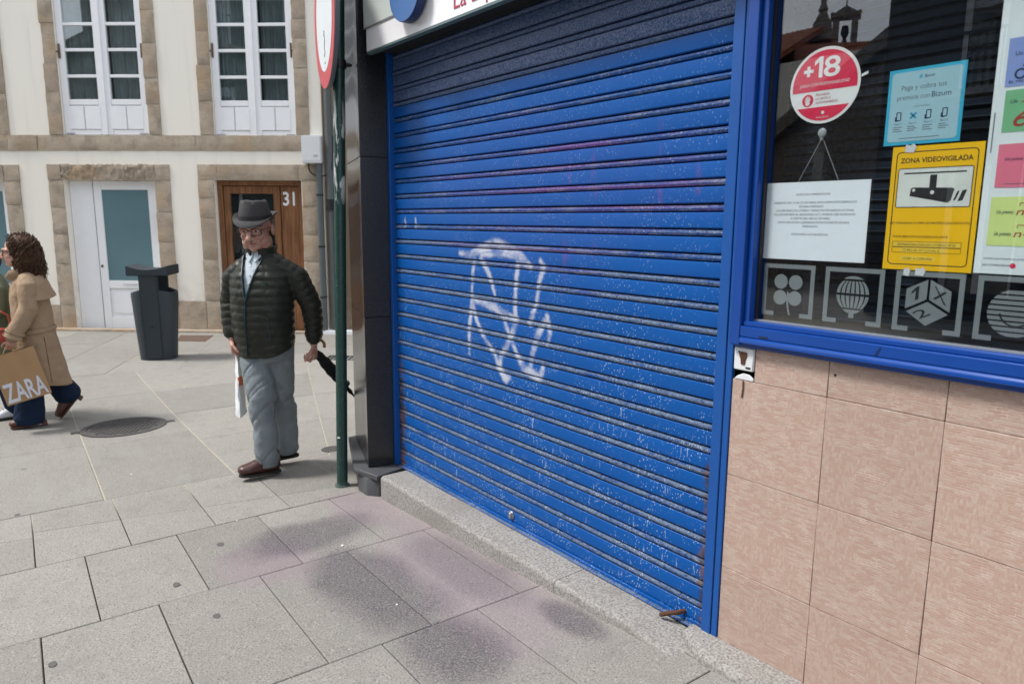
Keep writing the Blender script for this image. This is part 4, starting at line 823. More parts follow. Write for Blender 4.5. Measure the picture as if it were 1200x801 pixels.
casement(-1.0, .285, 2.60, 0); casement(1.275, 2.485, 2.585, -.02); casement(-3.3, -2.03, 2.60, 0)
# white door with frosted glass
d = MB().box(-1.08, .315, .158, .17, -.29, 1.965).build('door', 'white_paint', ho)
MB().box(-1.075, -.715, .135, .1575, -.285, 1.96).build('side_panel', 'white_paint', d, bevel=.004)
m = MB(); m.box(-.705, -.585, .13, .1575, -.285, 1.96); m.box(.135, .31, .13, .1575, -.285, 1.96); m.box(-.585, .135, .13, .1575, 1.83, 1.96); m.box(-.585, .135, .13, .1575, .335, .46); m.box(-.585, .135, .13, .1575, -.285, -.10); m.build('leaf_frame', 'white_paint', d, bevel=.006)
MB().box(-.587, .137, .146, .1575, .458, 1.832).build('frosted_pane', 'teal', d)
m = MB(); m.box(-.585, .135, .15, .1575, -.10, .335); m.box(-.53, .08, .136, .1495, -.05, .285); m.build('panel', 'white_paint', d, bevel=.01)
m = MB(); m.chain([(-.34, .10, .405), (-.13, .10, .405)], [.009, .009], 8); m.box(-.15, -.135, .10, .13, .398, .412); m.build('handle', 'steel', d, smooth=True)
MB().ball((-.665, .125, .68), (.022, .012, .022), 12).build('lock', 'brass', d, smooth=True)
MB().box(-.712, -.708, .128, .134, -.285, 1.96).build('leaf_gap', 'groove', d)
# oak door with number
d = MB().box(1.22, 2.53, .165, .18, -.29, 1.975).build('door', 'wood', ho)
m = MB(); m.box(1.225, 1.30, .10, .164, -.28, 1.97); m.box(2.46, 2.525, .10, .164, -.28, 1.97); m.box(1.30, 2.46, .10, .164, 1.90, 1.97); m.build('outer_frame', 'wood', d, bevel=.004)
m = MB(); m.box(1.305, 1.40, .125, .164, -.27, 1.895); m.box(2.06, 2.16, .125, .164, -.27, 1.895); m.box(1.40, 2.06, .125, .164, 1.78, 1.895); m.box(1.40, 2.06, .125, .164, -.27, .35); m.build('leaf_frame', 'wood', d, bevel=.006)
MB().box(1.402, 2.058, .150, .156, .352, 1.778).build('pane', 'far_glass', d)
MB().box(1.402, 2.058, .157, .163, .352, 1.778).build('dark_backing', 'dark', d)
MB().box(2.17, 2.455, .135, .164, -.27, 1.895).build('side_panel', 'wood', d, bevel=.006)
text('31', 'white_vinyl', d, 2.205, 2.385, 1.615, .20, .132, bold=.02)
# door at the left
d = MB().box(-3.4, -1.994, .158, .17, -.29, 1.94).build('door', 'white_paint', ho)
MB().box(-2.13, -1.998, .13, .1575, -.285, 1.935).build('leaf_frame', 'white_paint', d, bevel=.006); MB().box(-3.0, -2.132, .14, .1575, .4, 1.80).build('frosted_pane', 'teal', d)
m = MB(); m.box(-9, 2.80, -.14, .02, -.5, -.265); tag(m.build('threshold', 'sand', ho, bevel=.01))
# neighbour, pipes, box
nb = thing('stone_house', 'brown rendered house beside the cream house behind the street pole', 'house', **HO)
m = MB(); wallgrid(m, 2.872, 12, -.6, 8.8, [(3.9, 5.0, -.4, 2.3), (3.9, 5.0, 3.0, 5.0), (6.3, 7.4, 3, 5), (6.3, 7.4, -.4, 2.3)], .06, .4); m.build('wall', 'brown', nb)
MB().box(2.874, 12, 1.0, 1.1, -.5, 8).build('inner_wall', 'dark', nb); m = MB(); m.box(2.80, 12, -.10, .06, -.5, -.24); m.build('base_course', 'white_paint', nb, bevel=.008)
for u0, u1, z0, z1 in ((3.9, 5.0, 3.0, 5.0), (6.3, 7.4, 3, 5)):
    w = MB().box(u0, u1, .2, .215, z0, z1).build('window', 'far_glass', nb); m = MB()
    for a in (u0, (u0+u1)/2-.04, u1-.08): m.box(a, a+.08, .17, .199, z0, z1)
    for z in (z0, (z0+z1)/2, z1-.08): m.box(u0+.081, (u0+u1)/2-.041, .172, .198, z, z+.07)
    m.build('frame', 'white_paint', w)
for u0, u1 in ((3.9, 5.0), (6.3, 7.4)): MB().box(u0, u1, .25, .29, -.4, 2.3).build('door', 'wood', nb)
t = thing('downpipe', 'grey downpipe below the white meter box on the cream house', 'pipe', **HO)
m = MB(); m.chain([(2.825, -.05, -.27), (2.825, -.05, 2.21)], [.048, .048], 12, cap=False); m.build('pipe', 'pipe', t, smooth=True)
for z in (.25, 1.0, 1.75): m = MB(); m.chain([(2.825, -.05, z), (2.825, -.05, z+.025)], [.054, .054], 12, cap=False); m.build('clamp', 'iron', t, smooth=True, angle=30)
t = thing('downpipe', 'thin tall downpipe right of the meter box, at the house corner', 'pipe', **HO)
m = MB(); m.chain([(2.985, -.04, 1.62), (2.985, -.04, 7)], [.052, .052], 12, cap=False); m.build('pipe', 'pipe', t, smooth=True)
m = MB(); m.chain([(2.97, -.03, -.27), (2.97, -.03, 1.6)], [.04, .04], 12, cap=False); m.build('lower_pipe', 'pipe', t, smooth=True)
m = MB(); m.chain([(2.98, -.04, 1.55), (2.98, -.04, 1.70)], [.062, .062], 12, cap=False); m.build('collar', 'iron', t, smooth=True, angle=30)
t = thing('downpipe', 'black pipe low on the brown house wall behind the pole', 'pipe', **HO)
m = MB(); m.chain([(3.28, -.02, -.27), (3.28, -.02, 1.7)], [.045, .045], 12, cap=False); m.build('pipe', 'cable', t, smooth=True)
t = thing('meter_box', 'white plastic meter box with a hanging cable loop on the house corner', 'meter box', **HO)
m = MB(); m.box(2.60, 2.885, -.13, .02, 2.21, 2.60); m.build('housing', 'plast_white', t, bevel=.012)
m = MB(); m.box(2.78, 2.84, -.132, -.1295, 2.30, 2.33); m.build('label', 'groove', t); m = MB(); m.box(2.61, 2.875, -.1315, -.1295, 2.245, 2.25); m.build('lid_joint', 'groove', t)
m = MB(); q = [(2.68, -.06, 2.22)]+[(2.85+.17*math.cos(R(a)), -.07, 2.15+.12*math.sin(R(a))) for a in range(190, 361, 20)]+[(3.03, -.05, 2.4), (3.04, -.03, 2.6)]; m.chain(q, [.011]*len(q), 8); m.build('cable', 'cable', t, smooth=True)

# ------------------------------------------------------------------ street furniture
PB = Vector((-3.753, 1.667, gz(-3.753, 1.667)))
t = thing('road_sign', 'round red and white traffic sign on a dark green pole at the shop corner', 'road sign', PB)
lean = math.tan(R(1.45)); ln = lambda h: (.615*lean*h, .788*lean*h, h)
def m_pole():
    q = NT('dark green pole paint'); p = q.obj(); x, y, z = q.xyz(p); n = q.noise(p, 30, 5); big = q.noise(q.mapv(p, (30, 30, 6)), 1, 4)
    c = q.mix(n, (.006, .03, .026), (.016, .06, .05)); c = q.mix(q.step(q.noise(p, 90, 3), .62, .7), c, (.09, .14, .13))
    k = q.math('MULTIPLY', q.math('MULTIPLY', q.step(z, 1.55, 1.75), q.step(z, 2.25, 2.0)), q.step(big, .53, .57)); c = q.mix(q.math('MULTIPLY', k, .9), c, (.50, .53, .53))
    c = q.mix(q.step(q.math('ADD', z, q.math('MULTIPLY', n, .04)), .06, .02), c, (.10, .13, .12))
    return q.bsdf(c, .35, 0, q.bump(n, .25, .003), .5)
MAT['pole'] = m_pole()
m = MB(); m.chain([ln(-.05), ln(1.1), ln(2.2), ln(3.25)], [.0315]*4, 20, cap=False); m.build('pole', 'pole', t, smooth=True)
m = MB(); m.chain([ln(-.02), ln(.012)], [.046, .042], 16, cap=False); m.build('base_ring', 'pole', t, smooth=True, angle=30)
m = MB(); m.box(-.004, .012, -.0335, -.031, .30, .308); o = m.build('white_mark', 'chip', t); o.rotation_euler = (0, 0, R(40)); o.location = ln(.0)
nrm = Vector((-.268, -.963, 0)); tang = Vector((.963, -.268, 0)); SC = Vector(ln(2.60))+nrm*.062+tang*(-.005); rs = .365
def disc(r, d0, d1, name, mat, n=56, bev=0):
    q = MB(); vs = []
    for d in (d0, d1): vs += [SC+nrm*d+tang*(r*math.cos(2*math.pi*k/n))+Vector((0, 0, r*math.sin(2*math.pi*k/n))) for k in range(n)]
    q.add(vs, [tuple(range(n)), tuple(range(2*n-1, n-1, -1))]+[(i, i+n, (i+1) % n+n, (i+1) % n) for i in range(n)]); return q.build(name, mat, t, bevel=bev)
disc(rs+.004, -.012, .012, 'sign_back', 'sign_grey', bev=.004); disc(rs, .0122, .0132, 'red_border', 'sign_red'); disc(rs*.765, .0134, .0142, 'white_face', 'sign_face')
m = MB(); 
for k, (a, b, c, d_) in enumerate(((0, -.10, .012, -.13), (.012, -.13, -.006, -.155), (-.006, -.155, .014, -.19), (.014, -.19, -.01, -.205), (.004, -.08, -.012, -.10))):
    p0 = SC+nrm*.0146+tang*a+Vector((0, 0, b)); p1 = SC+nrm*.0146+tang*c+Vector((0, 0, d_)); m.chain([p0, p1], [.0025, .002], 6)
m.build('scribble', 'ink', t)
for h in (2.36, 2.84):
    p = Vector(ln(h)); m = MB(); m.chain([p+Vector((0, 0, -.02)), p+Vector((0, 0, .02))], [.04, .04], 16, cap=False); m.chain([p, p+nrm*.055], [.018, .018], 8); m.chain([p-nrm*.02, p-nrm*.06], [.012, .01], 8); m.build('bracket', 'black_paint', t, smooth=True, angle=40)
# litter bin
BN = (-9.52, 1.88, -.30)
t = thing('litter_bin', 'dark grey plastic litter bin with a curved hood in front of the white door', 'litter bin', BN, R(62))
def sup(cx, cy, rx, ry, n=40, p=2.6): return [(cx+rx*abs(math.cos(a))**(2/p)*(1 if math.cos(a) >= 0 else -1), cy+ry*abs(math.sin(a))**(2/p)*(1 if math.sin(a) >= 0 else -1)) for a in [2*math.pi*k/n for k in range(n)]]
m = MB(); n = 40; vs = []
secs = [(0, .205, .17), (.05, .208, .174), (.4, .232, .20), (.80, .255, .225), (.84, .252, .222), (.835, .23, .20), (.6, .22, .185)]
for i, (z, rx, ry) in enumerate(secs):
    for (x, y) in sup(0, 0, rx, ry, n): vs.append((x, y, z+(.075*max(0, 1-abs(x)/.255)-.02 if z > .75 else 0)))
m.add(vs, [(i*n+j, i*n+(j+1) % n, (i+1)*n+(j+1) % n, (i+1)*n+j) for i in range(len(secs)-1) for j in range(n)]+[tuple(range(n-1, -1, -1)), tuple(range((len(secs)-1)*n, len(secs)*n))])
m.build('body', 'bin', t, smooth=True, angle=40)
for s_ in (-1, 1):
    m = MB(); y0 = s_*.205
    prof = [(-.095, 0), (.095, 0), (.105, .5), (.105, 1.06), (-.105, 1.06), (-.105, .5)]
    vs = [(x, s_*(.18+.056*min(1, z/.8)) if k else s_*(.12+.056*min(1, z/.8)), z+.02) for k in (0, 1) for x, z in prof]
    m.add(vs, [tuple(range(6)), tuple(range(11, 5, -1))]+[(i, i+6, (i+1) % 6+6, (i+1) % 6) for i in range(6)]); m.build('post_panel', 'bin', t, bevel=.01)
    if s_ < 0: m = MB(); m.prism(circ(.0, .42, .011, 12), -.214, -.20); m.build('lock', 'ink', t)
m = MB(); vs = []; N_ = 15
for k in range(N_):
    x = -.235+.47*k/(N_-1); top = 1.105+.05*(x/.235)**2; bot = 1.035; yy = .235+.02*(1-(x/.235)**2)
    vs += [(x, -yy, bot), (x, -yy, top-.0), (x, yy, top+.0), (x, yy, bot)]
m.add(vs, [(4*k+a, 4*k+(a+1) % 4, 4*k+4+(a+1) % 4, 4*k+4+a) for k in range(N_-1) for a in range(4)]+[(0, 1, 2, 3), (4*N_-1, 4*N_-2, 4*N_-3, 4*N_-4)]); m.build('hood', 'bin', t, bevel=.008)
m = MB(); m.prism(sup(0, 0, .20, .165, 32), -.02, .025, 'z'); m.build('base', 'bin', t, bevel=.006)
# manhole cover
mh = Vector((-6.30, .945, gz(-6.30, .945)))
t = thing('manhole_cover', 'round cast iron manhole cover set in the paving near the trench coat', 'manhole cover', mh)
slx = (gz(-6.0, .945)-gz(-6.6, .945))/.6
m = MB(); n = 48
for r0, r1, z1 in ((.268, .312, .006),):
    vs = [(r*math.cos(2*math.pi*k/n), r*math.sin(2*math.pi*k/n), z+slx*r*math.cos(2*math.pi*k/n)) for r, z in ((r1, -.03), (r1, z1), (r0, z1), (r0, -.03)) for k in range(n)]
    m.add(vs, [(i*n+j, i*n+(j+1) % n, (i+1)*n+(j+1) % n, (i+1)*n+j) for i in range(3) for j in range(n)])
m.build('ring', 'cover', t)
m = MB(); m.prism(circ(0, 0, .264, 48), -.02, .003, 'z'); o = m.build('cover', 'cover', t); o.rotation_euler = (0, -math.atan(slx), 0)
rb = MB()
for i in range(-6, 7):
    for j in range(-6, 7):
        x, y = i*.038, j*.038+(.019 if i % 2 else 0)
        if x*x+y*y < .24**2: rb.box(x-.012, x+.012, y-.012, y+.012, .003+slx*x, .0075+slx*x)
tag(rb.build('tread_stud', 'cover', t), kind='stuff')
for s_ in (-1, 1): m = MB(); m.box(-.03, .03, s_*.31, s_*.37, -.01, .005); o = m.build('lug', 'cover', t); o.rotation_euler = (0, 0, R(-8))
# small covers and grates
def flat(name, pts, mat, label, cat, h=.003):
    m = MB(); k = len(pts); vs = [(x, y, gz(x, y)-.02) for x, y in pts]+[(x, y, gz(x, y)+h) for x, y in pts]
    m.add(vs, [tuple(range(k, 2*k)), tuple(range(k-1, -1, -1))]+[(i, (i+1) % k, (i+1) % k+k, i+k) for i in range(k)]); return tag(m.build(name, mat), label, cat)
flat('valve_cover', [(-4.54+.075*math.cos(a), 1.95+.075*math.sin(a)) for a in [2*math.pi*k/20 for k in range(20)]], 'cover', 'small round valve cover in the paving behind the pole', 'valve cover')
flat('valve_cover', [(-8.95+.10*math.cos(a), .62+.07*math.sin(a)) for a in [2*math.pi*k/20 for k in range(20)]], 'cover', 'small dark valve cover between the walking woman and the bin', 'valve cover')
flat('iron_hatch', [(-11.25, 2.52), (-10.95, 2.92), (-10.45, 2.66), (-10.72, 2.36)], 'rust_dark', 'rusty brown iron hatch on the ground right behind the bin', 'hatch')
gr = thing('drain_grate', 'green edged drain grate in the paving behind the pole', 'drain', (-8.15, 3.66, gz(-8.15, 3.66)), R(47))
MB().box(-.19, .35, -.15, -.11, -.02, .006).box(-.19, .35, .11, .15, -.02, .006).build('edge', 'pipe', gr)
for i in range(9): MB().box(-.18+.058*i, -.15+.058*i, -.108, .108, -.02, .005).build('bar', 'iron', gr)

# ------------------------------------------------------------------ across the street, behind the camera (seen in the panes)
bt = thing('tall_house', 'tall dark stone house across the street, reflected in the window panes', 'house', (-6.65, -10, 0))
m = MB(); hol = [(x, x+1.2, z, z+2.2) for x in (1.2, 4.2, 7.2, 10.2, 13.2) for z in (.2, 3.6, 7.0)]
wallgrid(m, 0, 16, -.6, 11, hol, -.3, 0); m.box(0, 16, -7, -.7, -.6, 11); m.build('wall', 'dark_stone', bt)
for a, b, c, d_ in hol:
    w = MB().box(a, b, -.25, -.24, c, d_).build('window', 'far_glass', bt); m = MB()
    for x in (a, (a+b)/2-.05, b-.1): m.box(x, x+.1, -.238, -.2, c, d_)
    m.build('frame', 'white_paint', w); 
    if c > 3: MB().box(a-.3, b+.3, .001, .5, c-.12, c).build('balcony', 'old_stone', bt)
    if c > 3:
        q = MB(); q.box(a-.3, b+.3, .46, .49, c+.85, c+.9)
        for k in range(14): q.box(a-.28+.125*k, a-.26+.125*k, .465, .485, c, c+.85)
        tag(q.build('railing', 'iron', bt), kind='stuff')
ch = thing('church', 'stone church gable with raking cornice across the square, reflected in the pane', 'church', (-6, -16, -.75))
m = MB(); m.prism([(-7, -.6), (-7, 4.25), (0, 8.95), (7, 4.25), (7, -.6)], -8, 0); m.build('wall', 'old_stone', ch)
for s_ in (-1, 1): m = MB(); m.prism([(s_*7.4, 4.0), (s_*7.4, 4.45), (0, 9.42), (0, 8.97)], -8.2, .35); m.build('cornice', 'old_stone', ch)
m = MB(); m.loft([(-2.9, -.2, 7.3, .3, .3), (-2.9, -.2, 8.2, .26, .26), (-2.9, -.2, 8.4, .4, .4), (-2.9, -.2, 8.6, .15, .15), (-2.9, -.2, 9.6, .05, .05)], 12); m.build('pinnacle', 'old_stone', ch, smooth=True)
rh = thing('red_roof_house', 'low house with red clay roof beyond the square, reflected in the pane', 'house', (-22, -17, 0))
MB().prism([(8.3, -.6), (12.4, -.6), (12.4, 6.6), (8.3, 7.15)], -6.5, -1.5).build('side_wing', 'roof', rh)
MB().box(0, 12, -7, -.3, -.6, 6.35).build('wall', 'cream', rh)
for z in (1.2, 4.0):
    for x in (1, 3, 5, 7, 9): MB().box(x, x+1, -.299, -.25, z, z+1.6).build('window', 'far_glass', rh)
rf = MB().prism([(.2, 6.3), (-3.2, 7.97), (-3.2, 7.85), (.1, 6.2)], -.2, 8.3, 'x').build('roof', 'roof', rh); 
for i in range(45): MB().prism([(.22, 6.31), (-3.2, 7.99), (-3.2, 8.05), (.22, 6.37)], -.15+.19*i, -.05+.19*i, 'x').build('tile_row', 'roof', rf)
MB().box(3.4, 4.0, -3.8, -3.2, 7.5, 8.35).build('chimney', 'brick_red', rf)
MB().prism([(-3.2, 7.95), (-7, 6.3), (-7, 6.2), (-3.2, 7.85)], -.2, 8.3, 'x').build('roof', 'roof', rh)
m = MB(); m.loft([(8.1, -3.4, 7.6, .35, .35), (8.1, -3.4, 8.15, .3, .3), (8.1, -3.4, 8.5, .12, .12), (8.1, -3.4, 8.6, .16, .16), (8.1, -3.4, 8.75, .1, .1), (8.1, -3.4, 9.5, .08, .08), (8.1, -3.4, 9.6, .12, .12)], 12); m.build('finial', 'old_stone', rh, smooth=True)
bc = thing('bell_gable', 'stone bell gable with a bronze bell above the red roof, reflected', 'bell tower', (-14.27, -22.6, -.1), R(-28))
m = MB(); m.box(-.42, -.20, -.25, .25, -.6, 8.9); m.box(.20, .42, -.25, .25, -.6, 8.9); m.box(-.20, .20, -.25, .25, -.6, 7.6)
arc = [(.2*math.cos(R(a)), 8.75+.2*math.sin(R(a))) for a in range(0, 181, 15)]
m.prism([(.42, 8.9)]+[(.2, 8.9)]+[p for p in arc if p[1] > 8.9]+[(-.2, 8.9), (-.42, 8.9), (-.42, 9.0), (0, 9.25), (.42, 9.0)], -.25, .25); m.build('arch', 'old_stone', bc)
m = MB(); m.box(-.5, .5, -.32, .32, 8.86, 8.95); m.ball((-.45, 0, 9.05), .08, 10); m.ball((.45, 0, 9.05), .08, 10); m.chain([(0, 0, 9.2), (0, 0, 9.7)], [.03, .02], 8); m.build('cornice', 'old_stone', bc)
m = MB(); m.loft([(0, 0, 7.72, .17, .17), (0, 0, 7.8, .14, .14), (0, 0, 8.05, .10, .10), (0, 0, 8.15, .05, .05), (0, 0, 8.35, .14, .1), (0, 0, 8.6, .1, .1)], 14); m.build('bell', 'bronze', bc, smooth=True)

# ------------------------------------------------------------------ people
def hand(mb, wrist, along, thumb, curl, size=1.0, bend=(25, 45, 35), spread=.05):
    """palm, four unequal jointed fingers and a thumb; along = finger direction, thumb = thumb side, curl = palm side"""
    a = Vector(along).normalized(); b = Vector(thumb); b = (b-a*b.dot(a)).normalized(); c = a.cross(b)
    if c.dot(Vector(curl)) < 0: c = -c
    w = Vector(wrist); s = size
    mb.chain([w-a*.02*s, w+a*.03*s, w+a*.065*s, w+a*.085*s], [(.024*s, .017*s), (.034*s, .015*s), (.040*s, .014*s), (.038*s, .012*s)], 12, ref=b)
    for i, (off, L) in enumerate(((.029, .072), (.0095, .080), (-.010, .074), (-.028, .058))):
        p = w+a*.082*s+b*off*s; ang = 0; pts = [p-a*.01*s]; d0 = (a+b*off*spread*10).normalized()
        for k, q in enumerate((.45, .30, .25)):
            ang += R(bend[k]+4*i); d = d0*math.cos(ang)+c*math.sin(ang); p = p+d*L*q*s; pts.append(p.copy())
        mb.chain(pts, [.0095*s, .0088*s, .0080*s, .0066*s], 8)
    p = w+a*.028*s+b*.030*s; d1 = (a*.55+b*.75+c*.35).normalized(); d2 = (a*.8+b*.2+c*.6).normalized()
    mb.chain([p-b*.012*s, p+d1*.032*s, p+d1*.032*s+d2*.028*s, p+d1*.03*s+d2*.05*s], [.013*s, .0115*s, .0105*s, .008*s], 8)
def head_shapes(mb, T, old=True):
    """skull, jaw, brow, nose, lips, ears and neck of a head whose eyes lie at z=0, facing -y"""
    q = MB(); k = 1.0 if old else .93
    q.ball((0, .018, .035), (.075*k, .095, .090), 24); q.ball((0, -.018, -.03), (.064*k, .074, .082), 24)
    q.ball((0, -.046, -.088), (.040*k, .040, .030), 16); q.ball((0, -.01, -.075), (.058*k, .06, .035), 16)
    for s in (-1, 1):
        q.ball((s*.036*k, -.058, -.032), (.027, .024, .027), 12); q.ball((s*.042*k, -.046, -.066), (.026, .026, .026), 12)
        q.chain([(s*.008, -.094, .022), (s*.034, -.086, .026), (s*.056*k, -.066, .016)], [.010, .010, .007], 8)
        q.ball((s*.079*k, .012, -.012), (.011, .021, .034), 12, rot=(.2, 0, s*.35)); q.ball((s*.011, -.101, -.040), (.010, .012, .009), 10)
    for s in (-1, 1):                         # lids, cheek fold, nostrils
        q.ball((s*.031*k, -.0735, .0075), (.0175, .0135, .0070), 12); q.ball((s*.031*k, -.0725, -.0085), (.0165, .0120, .0055), 12)
        if old: q.chain([(s*.018, -.092, -.042), (s*.034, -.078, -.058), (s*.038, -.066, -.080)], [.008, .010, .009], 8); q.ball((s*.046, -.030, -.088), (.024, .034, .024), 12)
    q.chain([(0, -.084, .012), (0, -.102, -.012), (0, -.118 if old else -.112, -.036)], [.0095, .0125, .0155 if old else .0135], 10)
    q.chain([(-.025, -.078, -.064), (-.010, -.0905, -.0605), (0, -.0905, -.062), (.010, -.0905, -.0605), (.025, -.078, -.064)], [.005, .007, .0065, .007, .005], 8)
    q.chain([(-.020, -.079, -.071), (0, -.090, -.073), (.020, -.079, -.071)], [.005, .0085, .005], 8)
    q.ball((0, -.075, -.100), (.020, .016, .015), 10)
    q.chain([(0, .025, -.05), (0, .035, -.12), (0, .045, -.20)], [(.058*k, .062), (.055*k, .06), (.068*k, .066)], 18)
    if old: q.ball((0, -.022, -.112), (.045, .04, .022), 12)
    q.xf(T); mb.add(q.v, q.f)
def add_eyes(body, T, k=1.0):
    for s in (-1, 1):
        m = MB(); m.ball((s*.031*k, -.0735, -.0005), (.0125, .0105, .0085), 12); m.xf(T); e = m.build('eye', 'eye', body, smooth=True)
        m = MB(); m.ball((s*.031*k-.001, -.0822, -.001), (.0060, .0028, .0058), 10); m.xf(T); m.build('iris', 'iris', e, smooth=True)
def add_glasses(parent, T, k=1.0):
    m = MB()
    for s in (-1, 1):
        c = Vector((s*.033*k, -.098, -.004)); q = [c+Vector((.0285*abs(math.cos(a))**.7*(1 if math.cos(a) >= 0 else -1), abs(math.cos(a))*.004, .0195*abs(math.sin(a))**.7*(1 if math.sin(a) >= 0 else -1))) for a in [2*math.pi*i/24 for i in range(25)]]
        m.chain(q, [.0026]*25, 6); m.chain([(s*.058*k, -.094, .004), (s*.073*k, -.05, .004), (s*.083*k, .012, .004)], [.0027]*3, 6)
    m.chain([(-.009, -.100, .002), (0, -.104, .005), (.009, -.100, .002)], [.0025]*3, 6); m.xf(T); return m.build('glasses', 'glasses', parent, smooth=True)
def shoe(parent, heel, toe, mat, L=.28, h=.10, lift=0, high=0):
    """leather shoe with welted sole, from heel point to toe point on the ground"""
    a = Vector(heel); b = Vector(toe); d = (b-a); d.normalize(); up_ = Vector((0, 0, 1)); up_ = (up_-d*up_.dot(d)).normalized(); sd_ = d.cross(up_)
    T = Matrix(((d.x, sd_.x, up_.x, a.x), (d.y, sd_.y, up_.y, a.y), (d.z, sd_.z, up_.z, a.z), (0, 0, 0, 1)))
    q = MB(); q.chain([(.034, 0, .056), (.32*L, 0, .060), (.53*L, 0, .054), (.71*L, .003, .046), (L-.037, .004, .040)], [(.038, .048), (.040, .050), (.045, .044), (.050, .034), (.044, .030)], 16, ref=(0, 1, 0))
    q.chain([(.045, 0, .06), (.05, 0, h+.02)], [(.038, .048), (.040, .05)], 14, ref=(0, 1, 0)); q.chain([(.10, 0, .075), (.15, 0, .070)], [(.034, .02), (.03, .015)], 10, ref=(0, 1, 0))
    me = remesh(q, .006, 3); setmat(me, mat); me.transform(T); s = link('shoe', me, parent)
    m = MB(); kx = L/.28; out = [(-.008, 0), (-.002, .026), (.035*kx, .035), (.10*kx, .036), (.16*kx, .043), (.205*kx, .046), (.24*kx, .037), (L-.016, .016), (L-.012, 0)]
    poly = out+[(x, -y) for x, y in out[-2:0:-1]]; m.prism(poly, 0, .017, 'z'); 
    if high: m.prism([(x, y) for x, y in poly if x < .085], -high, .004, 'z')
    m.xf(T); m.build('sole', 'sole' if not high else 'heel', s, bevel=.004)
    m = MB()
    for k in range(4): m.chain([(.115+.022*k, -.018, .108-.010*k), (.115+.022*k, 0, .113-.010*k), (.115+.022*k, .018, .108-.010*k)], [.0025]*3, 6)
    m.xf(T)
    if not high: m.build('laces', 'ink', s, smooth=True)
    return s
def noise3(p, s):
    from mathutils import noise
    return noise.noise(Vector(p)*s)

# --- the man in the tweed hat
mr = 42
man = thing('person', 'man in grey tweed hat, dark quilted jacket and glasses walking past the green pole', 'person', (-4.35, 1.42, -.152), R(mr))
HT = Matrix.Translation((.030, -.012, 1.500)) @ Euler((R(10), R(-3), R(6))).to_matrix().to_4x4() @ Matrix.Diagonal((1.16, 1.08, 1.08, 1))
LW, RW = Vector((.305, .115, .80)), Vector((-.150, -.045, .845))
b = MB(); head_shapes(b, HT)
b.loft([(.045, 0, .72, .10, .075), (.05, 0, .95, .14, .10), (.05, .0, 1.18, .165, .105), (.045, .01, 1.29, .13, .08), (.04, .015, 1.35, .07, .06)], 20)
b.chain([(.18, .02, 1.27), (.31, .09, 1.05), LW], [.045, .042, .027], 12); b.chain([(-.10, .01, 1.27), (-.185, .02, 1.07), RW], [.045, .042, .027], 12)
b.chain([(-.02, -.01, .80), (.050, -.092, .47), (.062, -.078, .06)], [.058, .045, .032], 12); b.chain([(.11, .02, .80), (.092, .10, .43), (.068, .165, .07)], [.058, .045, .032], 12)
hand(b, LW, (.03, .10, -1), (.2, -1, 0), (-.6, .5, -.2), 1.12, (55, 60, 40)); hand(b, RW, (.12, -.05, -1), (.3, -1, 0), (.8, .1, 0), 1.1, (45, 60, 40))
body = link('body', setmat(remesh(b, .0046, 3), 'skin'), man)
add_eyes(body, HT); 
m = MB(); m.chain([(-.021, -.0885, -.0665), (0, -.0985, -.0665), (.021, -.0885, -.0665)], [.0025, .0042, .0025], 8); m.xf(HT); m.build('mouth', 'lip', body, smooth=True)
m = MB(); 
for s in (-1, 1): m.chain([(s*.012, -.1035, .026), (s*.034, -.098, .031), (s*.054, -.079, .022)], [.003, .0045, .003], 6)
m.xf(HT); m.build('eyebrow', 'hair_grey', body, smooth=True)
add_glasses(man, HT)
q = MB(); q.loft([(0, .03, -.05, .074, .078), (0, .032, -.02, .081, .088), (0, .026, .03, .082, .095), (0, .02, .06, .078, .09)], 24); me = remesh(q, .007, 2)
bmh = bmesh.new(); bmh.from_mesh(me); bmesh.ops.delete(bmh, geom=[v for v in bmh.verts if v.co.y < .012 or (v.co.z < -.03 and abs(v.co.x) > .068 and v.co.y < .03)], context='VERTS'); bmh.to_mesh(me); bmh.free(); me.transform(HT); link('hair', setmat(me, 'hair_grey'), man)
# hat: pinched crown, snapped brim, band
HH = HT @ Matrix.Diagonal((.90, .96, .97, 1)) @ Matrix.Translation((0, .012, .050)) @ Euler((R(-3), R(2), 0)).to_matrix().to_4x4()
m = MB(); n = 48; secs = []
prof = [(0, 1.0), (.018, .99), (.045, .94), (.075, .865), (.095, .80), (.106, .71), (.107, .56), (.101, .33), (.098, .1)]
vs = []
for z, k in prof:
    for j in range(n):
        a = 2*math.pi*j/n; x, y = .089*k*math.cos(a), .108*k*math.sin(a)
        fr = max(0, -math.sin(a)); pin = math.exp(-((abs(abs(math.cos(a))-.55))/.22)**2)*fr*max(0, (z-.03)/.085)*.016
        cr_ = -.022*math.exp(-(x/.03)**2)*(1 if k < .8 else 0)*(1-.25*(y/.1)); x *= 1-pin/.06
        vs.append((x, y, z*(1+.10*max(0, -math.sin(a))-.0*math.sin(a))+cr_+.0015*math.sin(5*a+z*60)))
m.add(vs, [(i*n+j, i*n+(j+1) % n, (i+1)*n+(j+1) % n, (i+1)*n+j) for i in range(len(prof)-1) for j in range(n)]+[tuple(range((len(prof)-1)*n, len(prof)*n))])
m.xf(HH); hat = m.build('hat', 'hat', man, smooth=True, angle=80)
m = MB(); vs = []
